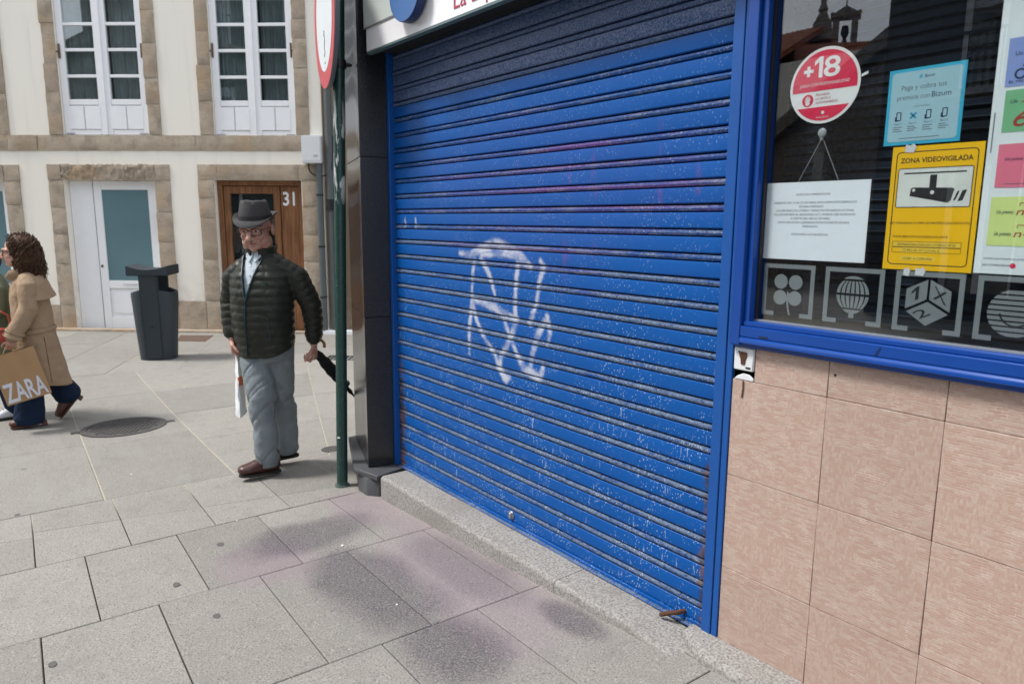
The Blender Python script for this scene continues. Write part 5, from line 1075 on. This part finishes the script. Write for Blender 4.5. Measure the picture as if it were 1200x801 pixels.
for r_, th in ((.97, .0), (1.08, .0), (1.18, .0), (1.30, .0), (1.305, .005), (1.18, .006), (1.08, .006), (.97, .006)):
    for j in range(n):
        a = 2*math.pi*j/n; e = max(0, r_-1)
        zb_ = -.11*e*max(0, -math.sin(a))+e*.10*max(0, math.sin(a))**1.5+e*.10*abs(math.cos(a))**3
        rr_ = .089*r_ if r_ < 1 else .089+(r_-1)*.098; ry_ = .108*r_ if r_ < 1 else .108+(r_-1)*.108
        vs.append((rr_*math.cos(a), ry_*math.sin(a), zb_+th))
m.add(vs, [(i*n+j, i*n+(j+1) % n, ((i+1) % 8)*n+(j+1) % n, ((i+1) % 8)*n+j) for i in range(8) for j in range(n)]); m.xf(HH); m.build('brim', 'hat', hat, smooth=True, angle=80)
m = MB(); m.loft([(0, 0, .004, .0905, .1095), (0, 0, .026, .0895, .1085)], 48, close=False); m.xf(HH); m.build('band', 'hat_band', hat, smooth=True)
# quilted jacket
TW = R(-4)
def puff(z, pitch=.048): return .0075*abs(math.sin(math.pi*z/pitch))**.5
b = MB(); secs = []
key = [(.735, .168, .135, .048, -.012), (.80, .178, .144, .05, -.010), (.88, .186, .150, .048, -.014), (1.0, .190, .152, .046, -.018), (1.12, .196, .148, .046, -.010), (1.22, .200, .134, .048, .002), (1.285, .160, .112, .05, .014), (1.335, .125, .090, .045, .022), (1.365, .078, .078, .04, .022)]
def lerpkey(z):
    for A, B in zip(key, key[1:]):
        if A[0] <= z <= B[0]:
            f = (z-A[0])/(B[0]-A[0]); f = f*f*(3-2*f) if 0 else f; return [a+(b_-a)*f for a, b_ in zip(A[1:], B[1:])]
    return key[-1][1:]
z = .735
while z <= 1.366:
    rx, ry, cx, cy = lerpkey(z); p_ = puff(z) if z < 1.34 else 0; secs.append((cx, cy, z, rx+p_-.004, ry+p_-.004)); z += .006
b.loft(secs, 44)
def sleeve(pts, rads, pitch=.046):
    P_, Q = [], []; pts = [Vector(p) for p in pts]; L = 0
    for i in range(len(pts)-1):
        d = (pts[i+1]-pts[i]).length; k = max(2, int(d/.0058))
        for j in range(k):
            f = j/k; P_.append(pts[i].lerp(pts[i+1], f)); Q.append(rads[i]+(rads[i+1]-rads[i])*f+.0070*abs(math.sin(math.pi*(L+d*f)/pitch))**.5-.004)
        L += d
    for _ in range(6): P_ = [P_[0]]+[(P_[i-1]+P_[i]*2+P_[i+1])/4 for i in range(1, len(P_)-1)]+[P_[-1]]
    b.chain(P_, Q, 24)
sleeve([(.155, .015, 1.262), (.250, .035, 1.205), (.315, .075, 1.05), (.318, .10, .93), (.308, .112, .83)], [.072, .071, .063, .058, .050])
sleeve([(-.06, .01, 1.262), (-.145, .012, 1.205), (-.182, .02, 1.06), (-.172, -.01, .95), (-.155, -.038, .87)], [.072, .070, .061, .056, .048])
me = remesh(b, .0052, 1)
FRONT = lambda z: (-.030 if z > 1.1 else -.030+.012*(1.1-z)/.3)      # x of the zip line, turned to his right
bm = bmesh.new(); bm.from_mesh(me)
zipx = .020
def cutp(co, no):
    bmesh.ops.bisect_plane(bm, geom=bm.verts[:]+bm.edges[:]+bm.faces[:], plane_co=co, plane_no=no)
VL, VR, VB = Vector((-.052, 0, 1.37)), Vector((.098, 0, 1.37)), Vector((zipx+.002, 0, 1.08))
nL = Vector((VB.z-VL.z, 0, -(VB.x-VL.x))).normalized(); nR = Vector((VB.z-VR.z, 0, -(VB.x-VR.x))).normalized()
cutp(VB, nL); cutp(VB, nR); hemn = Vector((0, -.48, 1)); cutp((0, -.14, .735), hemn); cutp((0, 0, 1.355), (0, 0, 1)); 
def inV(c):
    if c.z < VB.z: return False
    f = (c.z-VB.z)/(VL.z-VB.z); return VB.x+(VL.x-VB.x)*f < c.x < VB.x+(VR.x-VB.x)*f and c.y < -.02
kill = [f for f in bm.faces if inV(f.calc_center_median()) or (f.calc_center_median()-Vector((0, -.14, .735))).dot(hemn) < 0 and abs(f.calc_center_median().x-.045) < .235 and not (f.calc_center_median().x > .245 or f.calc_center_median().x < -.125 and f.calc_center_median().y < -.0 and f.calc_center_median().z > .80) or f.calc_center_median().z > 1.3548]
bmesh.ops.delete(bm, geom=kill, context='FACES')
bm.to_mesh(me); bm.free()
for v, nr in zip(me.vertices, [v.normal.copy() for v in me.vertices]):
    x, y, z = v.co; cr1 = noise3((x*9+z*8, y*9, z*7-x*5), 1); cr2 = noise3((x*26-z*16, y*26, z*22), 1); v.co += nr*(.0030*noise3((x*8, y*8, z*9), 1)-.0032*(1-min(1, abs(cr1)*3.4))**2+.0014*cr2)
setmat(me, 'jacket'); jk = link('jacket', me, man); md = jk.modifiers.new('thick', 'SOLIDIFY'); md.thickness = .012; md.offset = -1
bvj = BVHTree.FromPolygons([v.co[:] for v in me.vertices], [p.vertices[:] for p in me.polygons])
def drape(pts, off=.002):
    out = []
    for x, z in pts:
        h = bvj.ray_cast(Vector((x, -1, z)), Vector((0, 1, 0)))
        if h[0]: out.append(h[0]+Vector((0, -off, 0)))
    return out
def trim(name, pts, r, mat):
    p = drape(pts); 
    for _ in range(2): p = [p[0]]+[(p[i-1]+p[i]*2+p[i+1])/4 for i in range(1, len(p)-1)]+[p[-1]]
    MB().chain(p, [r]*len(p), 6).build(name, mat, jk, smooth=True)
trim('zip', [(zipx-.012*((1.08-z)/.3)**1.2, z) for z in [1.075-.01*i for i in range(33)]], .0052, 'lining')
trim('zip_edge', [(VB.x+(VL.x-.004-VB.x)*f, VB.z+(VL.z-VB.z)*f) for f in [i/28 for i in range(26)]], .0058, 'lining'); trim('zip_edge', [(VB.x+(VR.x+.006-VB.x)*f, VB.z+(VR.z-VB.z)*f) for f in [i/28 for i in range(26)]], .0058, 'lining')
trim('pocket_zip', [(.150+.006*f, .98-.13*f) for f in [i/12 for i in range(13)]], .0042, 'lining')
m = MB(); p = drape([(.130, 1.185)]); m.box(p[0].x-.011, p[0].x+.011, p[0].y-.001, p[0].y+.004, p[0].z-.007, p[0].z+.007); m.build('chest_badge', 'lining', jk)
# standing collar, open at the front
m = MB(); vs = []; K = 40
for z_, k_ in ((1.325, 1.02), (1.365, 1.0), (1.396, 1.05), (1.398, .95), (1.365, .88), (1.325, .88)):
    for j in range(K+1):
        a = R(-74)+R(328)*j/K; op = max(0, math.cos((a-R(90)))); vs.append((.038+.090*k_*math.cos(a)*(1), .020+.088*k_*math.sin(a), z_+.020*math.sin(a)-.002*(z_ > 1.4)*math.cos(3*a)))
m.add(vs, [(i*(K+1)+j, i*(K+1)+j+1, ((i+1) % 6)*(K+1)+j+1, ((i+1) % 6)*(K+1)+j) for i in range(6) for j in range(K)]+[tuple(i*(K+1) for i in range(6)), tuple(i*(K+1)+K for i in range(5, -1, -1))]); m.build('collar', 'jacket', jk, smooth=True, angle=60)
# shirt with collar
b = MB(); b.loft([(.04, -.006, .95, .175, .125), (.04, -.006, 1.12, .18, .128), (.045, .004, 1.22, .175, .112), (.04, .012, 1.30, .11, .085), (.036, .018, 1.345, .076, .070), (.034, .02, 1.37, .066, .064)], 30)
srt = link('shirt', setmat(remesh(b, .009, 2), 'shirt'), man)
for s in (-1, 1):
    m = MB(); q = [(.0, -.062, 1.372), (s*.035, -.060, 1.39), (s*.072, -.005, 1.41), (s*.045, -.080, 1.345), (s*.018, -.098, 1.315)]
    vs = [Vector(p)+Vector((.030, .012, -.012)) for p in q]+[Vector(p)+Vector((.030, .018, -.016)) for p in q]
    m.add(vs, [(0, 1, 3, 4), (1, 2, 3), (5, 9, 8, 6), (6, 8, 7), (0, 4, 9, 5), (4, 3, 8, 9), (3, 2, 7, 8), (2, 1, 6, 7), (1, 0, 5, 6)]); m.build('collar_wing', 'shirt', srt)
m = MB(); 
for k in range(4): m.ball((.028-.002*k, -.098-.011*k, 1.28-.05*k), (.006, .003, .006), 8)
tag(m.build('button', 'white_vinyl', srt, smooth=True), kind='stuff')
# trousers
def folds(me, amp):
    NR = [v.normal.copy() for v in me.vertices]
    for v, nr in zip(me.vertices, NR):
        x, y, z = v.co
        w = amp*(.5+1.5*math.exp(-((z-.42)/.10)**2)+1.5*math.exp(-((z-.10)/.06)**2)+.8*math.exp(-((z-.68)/.08)**2))
        n1_ = noise3((x*5+3, y*5, z*15+x*14+y*8), 1); n2_ = noise3((x*3, y*3-5, z*11-x*13+y*5), 1); n3_ = noise3((x*15, y*15, z*1.6), 1)
        d = w*(.6*n1_-.55*(1-min(1, abs(n2_)*3.2))**2+.25*n3_)
        v.co += nr*d
def legs(rows, voxel=.009):
    b = MB()
    for pts, rad in rows: b.chain(pts, rad, 22, ref=(1, 0, 0))
    return b
b = legs([([(-.015, .0, .84), (.0, -.03, .70), (.055, -.095, .48), (.066, -.095, .28), (.062, -.078, .09)], [(.105, .112), (.102, .106), (.084, .090), (.075, .080), (.070, .080)]),
          ([(.110, .02, .84), (.105, .045, .70), (.088, .100, .44), (.082, .148, .28), (.070, .170, .09)], [(.105, .112), (.094, .100), (.074, .084), (.066, .074), (.066, .076)])])
b.loft([(.045, .005, .70, .142, .118), (.045, .0, .80, .165, .130), (.05, 0, .98, .165, .12)], 26)
me = remesh(b, .0065, 4)
bmt = bmesh.new(); bmt.from_mesh(me); bmesh.ops.bisect_plane(bmt, geom=bmt.verts[:]+bmt.edges[:]+bmt.faces[:], plane_co=(0, 0, .050), plane_no=(0, 0, 1)); bmesh.ops.delete(bmt, geom=[f for f in bmt.faces if f.calc_center_median().z < .0495], context='FACES'); bmt.to_mesh(me); bmt.free()
folds(me, .011); tr = link('trousers', setmat(me, 'jeans'), man); md = tr.modifiers.new('thick', 'SOLIDIFY'); md.thickness = .004; md.offset = -1
d_ = Vector((-.68, -.73, 0)); hR, hL = Vector((.112, -.028, .0)), Vector((.118, .208, .012))
shoe(man, hR, hR+d_*.26+Vector((0, 0, .014)), 'leather', .262); dl = Vector((-.84, -.54, 0)); shoe(man, hL+Vector((0, 0, .012)), hL+dl*.26+Vector((0, 0, -.012)), 'leather', .258)
def at_man(p): return man.matrix_basis @ Vector(p)
# furled umbrella in his left hand, shopping bag in the right
um = thing('umbrella', 'furled black umbrella with cane crook in the left hand of the man', 'umbrella', man.location, R(mr))
A, B = Vector((.310, .150, .725)), Vector((.470, .335, .41)); ud = (B-A).normalized()
m = MB(); K = 26; ptl = []; rad = []
for i in range(K+1):
    f = i/K; ptl.append(A+(B-A)*f); rad.append((.012+.026*math.sin(math.pi*min(1, f*1.15+.08))**.7)*(1 if f < .9 else 1-(f-.9)*5)+.0022*math.sin(f*38))
m.chain(ptl, rad, 14); m.build('canopy', 'black_cloth', um, smooth=True)
m = MB(); sd_ = Vector((.75, .45, .55)).normalized(); q = [A+ud*.03, A-ud*.02, Vector((.296, .136, .775)), Vector((.304, .139, .800)), Vector((.322, .146, .812)), Vector((.342, .153, .808)), Vector((.354, .158, .790)), Vector((.355, .158, .770))]
m.chain(q, [.0095]*len(q), 10); m.build('handle', 'cane', um, smooth=True)
m = MB(); m.chain([B-ud*.02, B+ud*.05], [.006, .004], 8); m.build('tip', 'iron', um, smooth=True)
m = MB(); c = A+(B-A)*.72; m.chain([c-ud*.010, c+ud*.010], [.0375, .0375], 14, cap=False); m.build('strap', 'black_paint', um, smooth=True, angle=40)
bgm = thing('carrier_bag', 'thin white plastic carrier bag held by the man with the tweed hat', 'bag', man.location, R(mr))
m = MB(); nx_, nz_ = 10, 16; vs = []
for s in (-1, 1):
    for j in range(nz_+1):
        f = j/nz_; zb = .355+(.735-.355)*f; w = (.115-.055*f**2)
        for i in range(nx_+1):
            u = -1+2*i/nx_; bul = (.030*(1-u*u)*(1-f*.75)+.004)*s
            yx = w*u; dxy = Vector((.45, -.89)); px_ = Vector((-.150, .010))+dxy*yx+Vector((.89, .45))*bul
            w2 = .010*noise3((u*2, f*4, s), 1.3); vs.append((px_.x+w2*.5, px_.y+w2, zb+.006*math.sin(u*5)*(1-f)))
n1 = nx_+1; T_ = n1*(nz_+1); fs = []
for s, o in ((0, 0), (1, T_)):
    fs += [(o+j*n1+i, o+j*n1+i+1, o+(j+1)*n1+i+1, o+(j+1)*n1+i) for j in range(nz_) for i in range(nx_)]
fs += [(i, i+1, T_+i+1, T_+i) for i in range(nx_)]+[(j*n1, (j+1)*n1, T_+(j+1)*n1, T_+j*n1) for j in range(nz_)]+[(j*n1+nx_, (j+1)*n1+nx_, T_+(j+1)*n1+nx_, T_+j*n1+nx_) for j in range(nz_)]
m.add(vs, fs); m.build('sack', 'bag', bgm, smooth=True, angle=60)
m = MB(); m.chain([(-.155, .03, .73), (-.145, -.02, .79), (-.135, -.045, .80), (-.12, -.06, .78), (-.135, -.035, .73)], [(.012, .004)]*5, 8); m.build('handle', 'bag', bgm, smooth=True)
m = MB(); m.box(-.112, -.104, -.075, -.015, .545, .60); o = m.build('orange_print', 'orange', bgm); o.rotation_euler = (0, 0, R(0))

# --- the woman in the trench coat, walking out to the left
wr = -3
w1 = thing('person', 'woman with brown curls and beige trench coat carrying a paper bag', 'person', (-6.88, .305, gz(-6.88, .305)), R(wr))
WH = Matrix.Translation((0, .085, 1.415)) @ Euler((R(4), 0, R(-3))).to_matrix().to_4x4()
b = MB(); head_shapes(b, WH, False)
b.loft([(0, .11, .70, .13, .10), (0, .12, .9, .13, .10), (0, .125, 1.1, .14, .10), (0, .12, 1.2, .13, .08), (0, .12, 1.28, .06, .06)], 18)
WL, WR2 = Vector((.195, -.01, .755)), Vector((-.20, .02, .76))
b.chain([(.13, .12, 1.19), (.195, .11, .98), WL], [.042, .038, .024], 10); b.chain([(-.13, .12, 1.19), (-.20, .13, .98), WR2], [.042, .038, .024], 10)
b.chain([(.07, .12, .76), (.08, .07, .42), (.075, .06, .07)], [.07, .055, .035], 10); b.chain([(-.07, .13, .76), (-.08, .20, .42), (-.075, .36, .20)], [.07, .055, .035], 10)
hand(b, WL, (0, -.15, -1), (0, -1, 0), (-1, 0, 0), .95, (60, 70, 40)); hand(b, WR2, (0, -.15, -1), (0, -1, 0), (1, 0, 0), .95)
wb = link('body', setmat(remesh(b, .0052, 3), 'skin_light'), w1); add_eyes(wb, WH, .93); add_glasses(w1, WH, .93)
m = MB(); m.chain([(-.02, -.0885, -.0665), (0, -.0965, -.0665), (.02, -.0885, -.0665)], [.003, .0045, .003], 8); m.xf(WH); m.build('mouth', 'lip', wb, smooth=True)
# curls: a mass of small coils round the head
def curls(parent, T, seed, long_=.20, k=1.0):
    rng = random.Random(seed); b = MB()
    b.ball((0, .035, .045), (.092, .108, .092), 20); b.ball((0, .075, -.05), (.098, .075, .10), 18)
    for s in (-1, 1): b.ball((s*.072, .045, -.055), (.040, .07, .10), 14)
    core = remesh(b, .010, 2); pts = [(v.co.copy(), v.normal.copy()) for v in core.vertices]
    b2 = MB(); b2.v = [v.co[:] for v in core.vertices]; b2.f = [tuple(p.vertices) for p in core.polygons]; b2.mi = [0]*len(b2.f)
    for _ in range(900):
        p, n_ = rng.choice(pts)
        if p.y < -.035 and p.z < .075: continue
        if abs(p.x) < .065 and p.y < -.045 and p.z < .10: continue
        t1 = n_.cross(Vector((0, 0, 1))); t1 = t1.normalized() if t1.length > .1 else Vector((1, 0, 0)); r_ = rng.uniform(.007, .019); ph = rng.uniform(0, 6.28); ln_ = rng.uniform(.04, .10)
        ln_ *= 1.5; r_ *= .75; out_ = n_*.006+Vector((0, .012, 0))
        q = [p+n_*(.003+r_*(1+math.cos(ph+a*.62))*.9)+t1*(r_*1.2*math.sin(ph+a*.62))+out_*(a/13)+Vector((0, 0, -ln_*a/13)) for a in range(14)]
        b2.chain(q, [.0030]*12+[.0022, .0010], 4)
    b2.xf(T); return b2.build('hair', 'curls', parent, smooth=True, angle=80)
curls(w1, WH, 3)
# trench coat: body, sleeves, storm flap, belt, cuffs
b = MB()
cs = [(.34, .135, .165, .155), (.45, .150, .165, .150), (.60, .165, .160, .145), (.75, .165, .15, .142), (.80, .16, .145, .140), (.95, .165, .14, .138), (1.08, .170, .135, .135), (1.18, .165, .112, .132), (1.24, .12, .085, .128), (1.285, .068, .065, .118)]
def ck(z):
    for A_, B_ in zip(cs, cs[1:]):
        if A_[0] <= z <= B_[0]: f = (z-A_[0])/(B_[0]-A_[0]); return [a+(c-a)*f for a, c in zip(A_[1:], B_[1:])]
    return cs[-1][1:]
vs = []; n = 44; zs = [.34+.945*i/60 for i in range(61)]
for z in zs:
    rx, ry, cy = ck(z); sk = max(0, (.75-z)/.4)
    for j in range(n):
        a = 2*math.pi*j/n; fl = 1+.07*sk*math.sin(5*a+1)+.03*sk*math.sin(9*a)
        back = .10*sk*max(0, math.sin(a)); vs.append((rx*math.cos(a)*fl, cy+ry*math.sin(a)*fl+back*.6-.02*sk, z+.06*sk*max(0, -math.sin(a))-.03*sk*max(0, math.sin(a))))
b.add(vs, [(i*n+j, i*n+(j+1) % n, (i+1)*n+(j+1) % n, (i+1)*n+j) for i in range(60) for j in range(n)]+[tuple(range(n-1, -1, -1)), tuple(range(60*n, 61*n))])
b.chain([(.115, .125, 1.19), (.17, .125, 1.15), (.205, .115, .98), (.205, .06, .87), (.197, .0, .775)], [.068, .07, .066, .062, .060], 20)
b.chain([(-.115, .125, 1.19), (-.17, .125, 1.15), (-.205, .125, .98), (-.205, .07, .87), (-.20, .03, .785)], [.068, .07, .066, .062, .060], 20)
me = remesh(b, .0085, 3)
for v, nr in zip(me.vertices, [v.normal.copy() for v in me.vertices]):
    x, y, z = v.co; v.co += nr*(.008*noise3((x*5, y*7, z*9+y*12), 1)+.003*noise3((x*16, y*16, z*20), 1))
coat = link('coat', setmat(me, 'trench'), w1)
bvc = BVHTree.FromPolygons([v.co[:] for v in me.vertices], [p.vertices[:] for p in me.polygons])
m = MB(); vs = []; n2 = 26
for z_, o_ in ((1.235, .006), (1.17, .012), (1.10, .020), (1.055, .034), (1.055, .024), (1.10, .010), (1.17, .003), (1.235, .0)):
    rx, ry, cy = ck(z_)
    for j in range(n2+1): a = R(8)+R(164)*j/n2; vs.append(((rx+.035+o_)*math.cos(a), cy+(ry+o_)*math.sin(a)+.012, z_-.012*math.sin(a*2+1)+(.02 if 0 else 0)))
m.add(vs, [(i*(n2+1)+j, i*(n2+1)+j+1, ((i+1) % 8)*(n2+1)+j+1, ((i+1) % 8)*(n2+1)+j) for i in range(8) for j in range(n2)]+[tuple(i*(n2+1) for i in range(8)), tuple(i*(n2+1)+n2 for i in range(7, -1, -1))]); m.build('storm_flap', 'trench', coat, smooth=True, angle=60)
m = MB(); vs = []; n3 = 40
for z_, o_ in ((.770, .004), (.773, .010), (.803, .010), (.806, .004)):
    rx, ry, cy = ck(.79); vs += [((rx+o_)*math.cos(2*math.pi*j/n3), cy+(ry+o_)*math.sin(2*math.pi*j/n3), z_+.012*math.sin(2*math.pi*j/n3)) for j in range(n3)]
m.add(vs, [(i*n3+j, i*n3+(j+1) % n3, (i+1)*n3+(j+1) % n3, (i+1)*n3+j) for i in range(3) for j in range(n3)]); m.build('belt', 'trench', coat, smooth=True, angle=50)
for c_, s in (((.199, .014, .80), 1), ((-.201, .04, .81), -1)):
    c_ = Vector(c_); d3 = Vector((.0, -.5, -1)).normalized() if s > 0 else Vector((0, -.45, -1)).normalized(); m = MB(); m.chain([c_-d3*.012, c_+d3*.012], [.069, .069], 18, cap=False); m.build('cuff_strap', 'trench', coat, smooth=True, angle=50)
    m = MB(); m.chain([c_+d3*.02, c_+d3*.05], [.066, .069], 18, cap=False); m.build('cuff', 'trench', coat, smooth=True, angle=50)
m = MB(); m.chain([(-.085, .075, 1.25), (-.075, .03, 1.235), (-.03, .012, 1.205), (.03, .012, 1.205), (.075, .03, 1.235), (.09, .08, 1.255), (.065, .16, 1.28), (0, .185, 1.285), (-.06, .16, 1.28), (-.085, .075, 1.25)], [(.012, .03)]*10, 8, ref=(1, 0, 0)); m.build('collar', 'trench', coat, smooth=True)
m = MB(); p_ = [(.150, .135+.1*0, .40+.03*i) for i in range(12)]; q_ = []
for z_ in [.36+.02*i for i in range(20)]:
    h = bvc.ray_cast(Vector((1, .20+.06*(.75-z_), z_)), Vector((-1, 0, 0)))
    if h[0]: q_.append(h[0]+Vector((.001, 0, 0)))
m.chain(q_, [.003]*len(q_), 5); m.build('side_seam', 'trench_dark', coat, smooth=True)
# wide jeans and heeled shoes
b = MB(); b.chain([(.07, .13, .74), (.08, .085, .42), (.078, .045, .07)], [(.070, .075), (.080, .085), (.085, .112)], 20, ref=(1, 0, 0)); b.chain([(-.07, .14, .74), (-.08, .215, .42), (-.075, .33, .21)], [(.070, .075), (.080, .085), (.085, .105)], 20, ref=(1, 0, 0)); b.loft([(0, .14, .66, .11, .09), (0, .14, .78, .10, .08)], 20)
me = remesh(b, .0085, 3)
bmt = bmesh.new(); bmt.from_mesh(me); bmesh.ops.bisect_plane(bmt, geom=bmt.verts[:]+bmt.edges[:]+bmt.faces[:], plane_co=(0, 0, .035), plane_no=(0, 0, 1)); bmesh.ops.delete(bmt, geom=[f for f in bmt.faces if f.calc_center_median().z < .0345], context='FACES'); bmt.to_mesh(me); bmt.free(); folds(me, .006)
link('trousers', setmat(me, 'denim'), w1)
shoe(w1, (.078, .155, .03), (.078, -.10, .004), 'heel', .255, .07, 0, .028); shoe(w1, (-.075, .415, .185), (-.075, .265, .005), 'heel', .245, .07, 0, .03)
# her paper bag
pbag = thing('paper_bag', 'brown paper shopping bag with big white lettering beside the trench coat', 'bag', w1.location, R(wr))
bw, bh, bd = .30, .39, .10; m = MB()
def bagpt(u, v, s): return ((.20 if 0 else .245)+s*(bd/2*(1-.55*v))+.006*math.sin(u*7+v*4)*v+.010*noise3((u*1.3, v*3.1, 4), 1), .065+u*bw/2, v*bh)
vs = []; nu, nv = 10, 10
for s in (-1, 1): vs += [bagpt(-1+2*i/nu, j/nv, s) for j in range(nv+1) for i in range(nu+1)]
n1 = nu+1; T_ = n1*(nv+1); fs = []
for o in (0, T_): fs += [(o+j*n1+i, o+j*n1+i+1, o+(j+1)*n1+i+1, o+(j+1)*n1+i) for j in range(nv) for i in range(nu)]
fs += [(i, i+1, T_+i+1, T_+i) for i in range(nu)]+[(j*n1, (j+1)*n1, T_+(j+1)*n1, T_+j*n1) for j in range(nv)]+[(j*n1+nu, (j+1)*n1+nu, T_+(j+1)*n1+nu, T_+j*n1+nu) for j in range(nv)]
BT = Matrix.Translation((0, 0, .262)) @ Matrix.Rotation(R(13), 4, 'X')
m.add(vs, fs); m.xf(BT); m.build('sack', 'kraft', pbag, smooth=True, angle=35)
g = text('ZARA', 'kraft_print', None, 0, .275, 0, .150, 0, bold=.02)
for v in g.data.vertices: u_, v_ = v.co.x, v.co.z; f = (u_/.275)*1.86-.93; p_ = Vector(bagpt(f, (v_+.018)/bh, 1)); v.co = BT @ (p_+Vector((.0035, 0, 0)))
g.parent = pbag
for x in (.235, .265): m = MB(); q_ = [BT @ Vector((x, .065-.06, bh-.01)), Vector((x-.01, -.055, .70)), Vector((.215, -.035, .695)), Vector((x-.01, .0, .70)), BT @ Vector((x, .065+.06, bh-.01))]; m.chain(q_, [.004]*5, 6); m.build('handle', 'kraft', pbag, smooth=True)
# --- her companion at the edge of the picture
w2 = thing('person', 'person in sage green coat and white shoes beside the woman with curls', 'person', (-7.30, .15, gz(-7.3, .15)), R(8))
W2 = Matrix.Translation((0, .03, 1.385)) @ Euler((R(2), 0, R(38))).to_matrix().to_4x4()
b = MB(); head_shapes(b, W2, False); b.loft([(0, .07, .70, .13, .10), (0, .07, .9, .13, .10), (0, .07, 1.1, .14, .10), (0, .07, 1.18, .13, .08), (0, .07, 1.25, .06, .06)], 18)
b.chain([(.13, .07, 1.16), (.19, .05, .95), (.17, -.12, .82)], [.042, .038, .024], 10); b.chain([(-.13, .07, 1.16), (-.19, .08, .95), (-.19, .0, .74)], [.042, .038, .024], 10)
b.chain([(.07, .07, .76), (.08, .05, .42), (.075, .12, .07)], [.07, .055, .035], 10); b.chain([(-.07, .07, .76), (-.08, .0, .42), (-.075, -.12, .07)], [.07, .055, .035], 10)
hand(b, (.17, -.12, .82), (0, -.6, -.6), (0, -1, 1), (-1, 0, 0), .92, (50, 60, 40)); hand(b, (-.19, .0, .74), (0, -.15, -1), (0, -1, 0), (1, 0, 0), .92)
b2 = link('body', setmat(remesh(b, .0055, 3), 'skin_light'), w2); add_eyes(b2, W2, .93)
b = MB(); b.ball((0, .03, .045), (.088, .105, .088), 20); b.ball((0, .075, -.04), (.085, .06, .10), 16); me = remesh(b, .007, 2)
bmh = bmesh.new(); bmh.from_mesh(me); bmesh.ops.delete(bmh, geom=[v for v in bmh.verts if v.co.y < -.03 and v.co.z < .06], context='VERTS'); bmh.to_mesh(me); bmh.free(); me.transform(W2); link('hair', setmat(me, 'curls'), w2)
b = MB(); b.loft([(0, .08, .42, .17, .16), (0, .075, .7, .165, .145), (0, .07, .95, .16, .135), (0, .07, 1.1, .165, .125), (0, .065, 1.18, .15, .1), (0, .065, 1.24, .07, .065)], 30)
b.chain([(.11, .07, 1.15), (.165, .07, 1.1), (.20, .05, .95), (.175, -.10, .83)], [.065, .068, .062, .055], 16); b.chain([(-.11, .07, 1.15), (-.165, .07, 1.1), (-.20, .08, .95), (-.195, .01, .78)], [.065, .068, .062, .055], 16)
link('coat', setmat(remesh(b, .009, 3), 'green_coat'), w2)
b = MB(); b.chain([(.07, .07, .74), (.08, .05, .42), (.078, .12, .10)], [.082, .075, .075], 16); b.chain([(-.07, .07, .74), (-.08, .0, .42), (-.075, -.11, .10)], [.082, .075, .075], 16); link('trousers', setmat(remesh(b, .009, 2), 'denim'), w2)
shoe(w2, (.078, .19, .002), (.078, -.06, .002), 'white_shoe', .25, .06); shoe(w2, (-.075, -.04, .002), (-.075, -.29, .002), 'white_shoe', .25, .06)
hb = thing('handbag', 'soft red leather handbag in front of the trench coat sleeve', 'handbag', w1.location, R(wr))
b = MB(); b.ball((.16, -.10, .785), (.05, .105, .055), 20); b.ball((.16, -.08, .765), (.05, .09, .045), 16); me = remesh(b, .008, 3)
link('pouch', setmat(me, 'red_bag'), hb); m = MB(); m.chain([(.16, -.15, .85), (.15, -.12, .93), (.14, -.06, .96), (.15, -.02, .93), (.16, -.01, .85)], [.007]*5, 8); m.build('strap', 'red_bag', hb, smooth=True); m = MB(); m.chain([(.205, -.17, .812), (.213, -.08, .822), (.205, .01, .812)], [.006]*3, 8); m.build('zip', 'leather', hb, smooth=True)

bpy.data.scenes.remove(TMP)
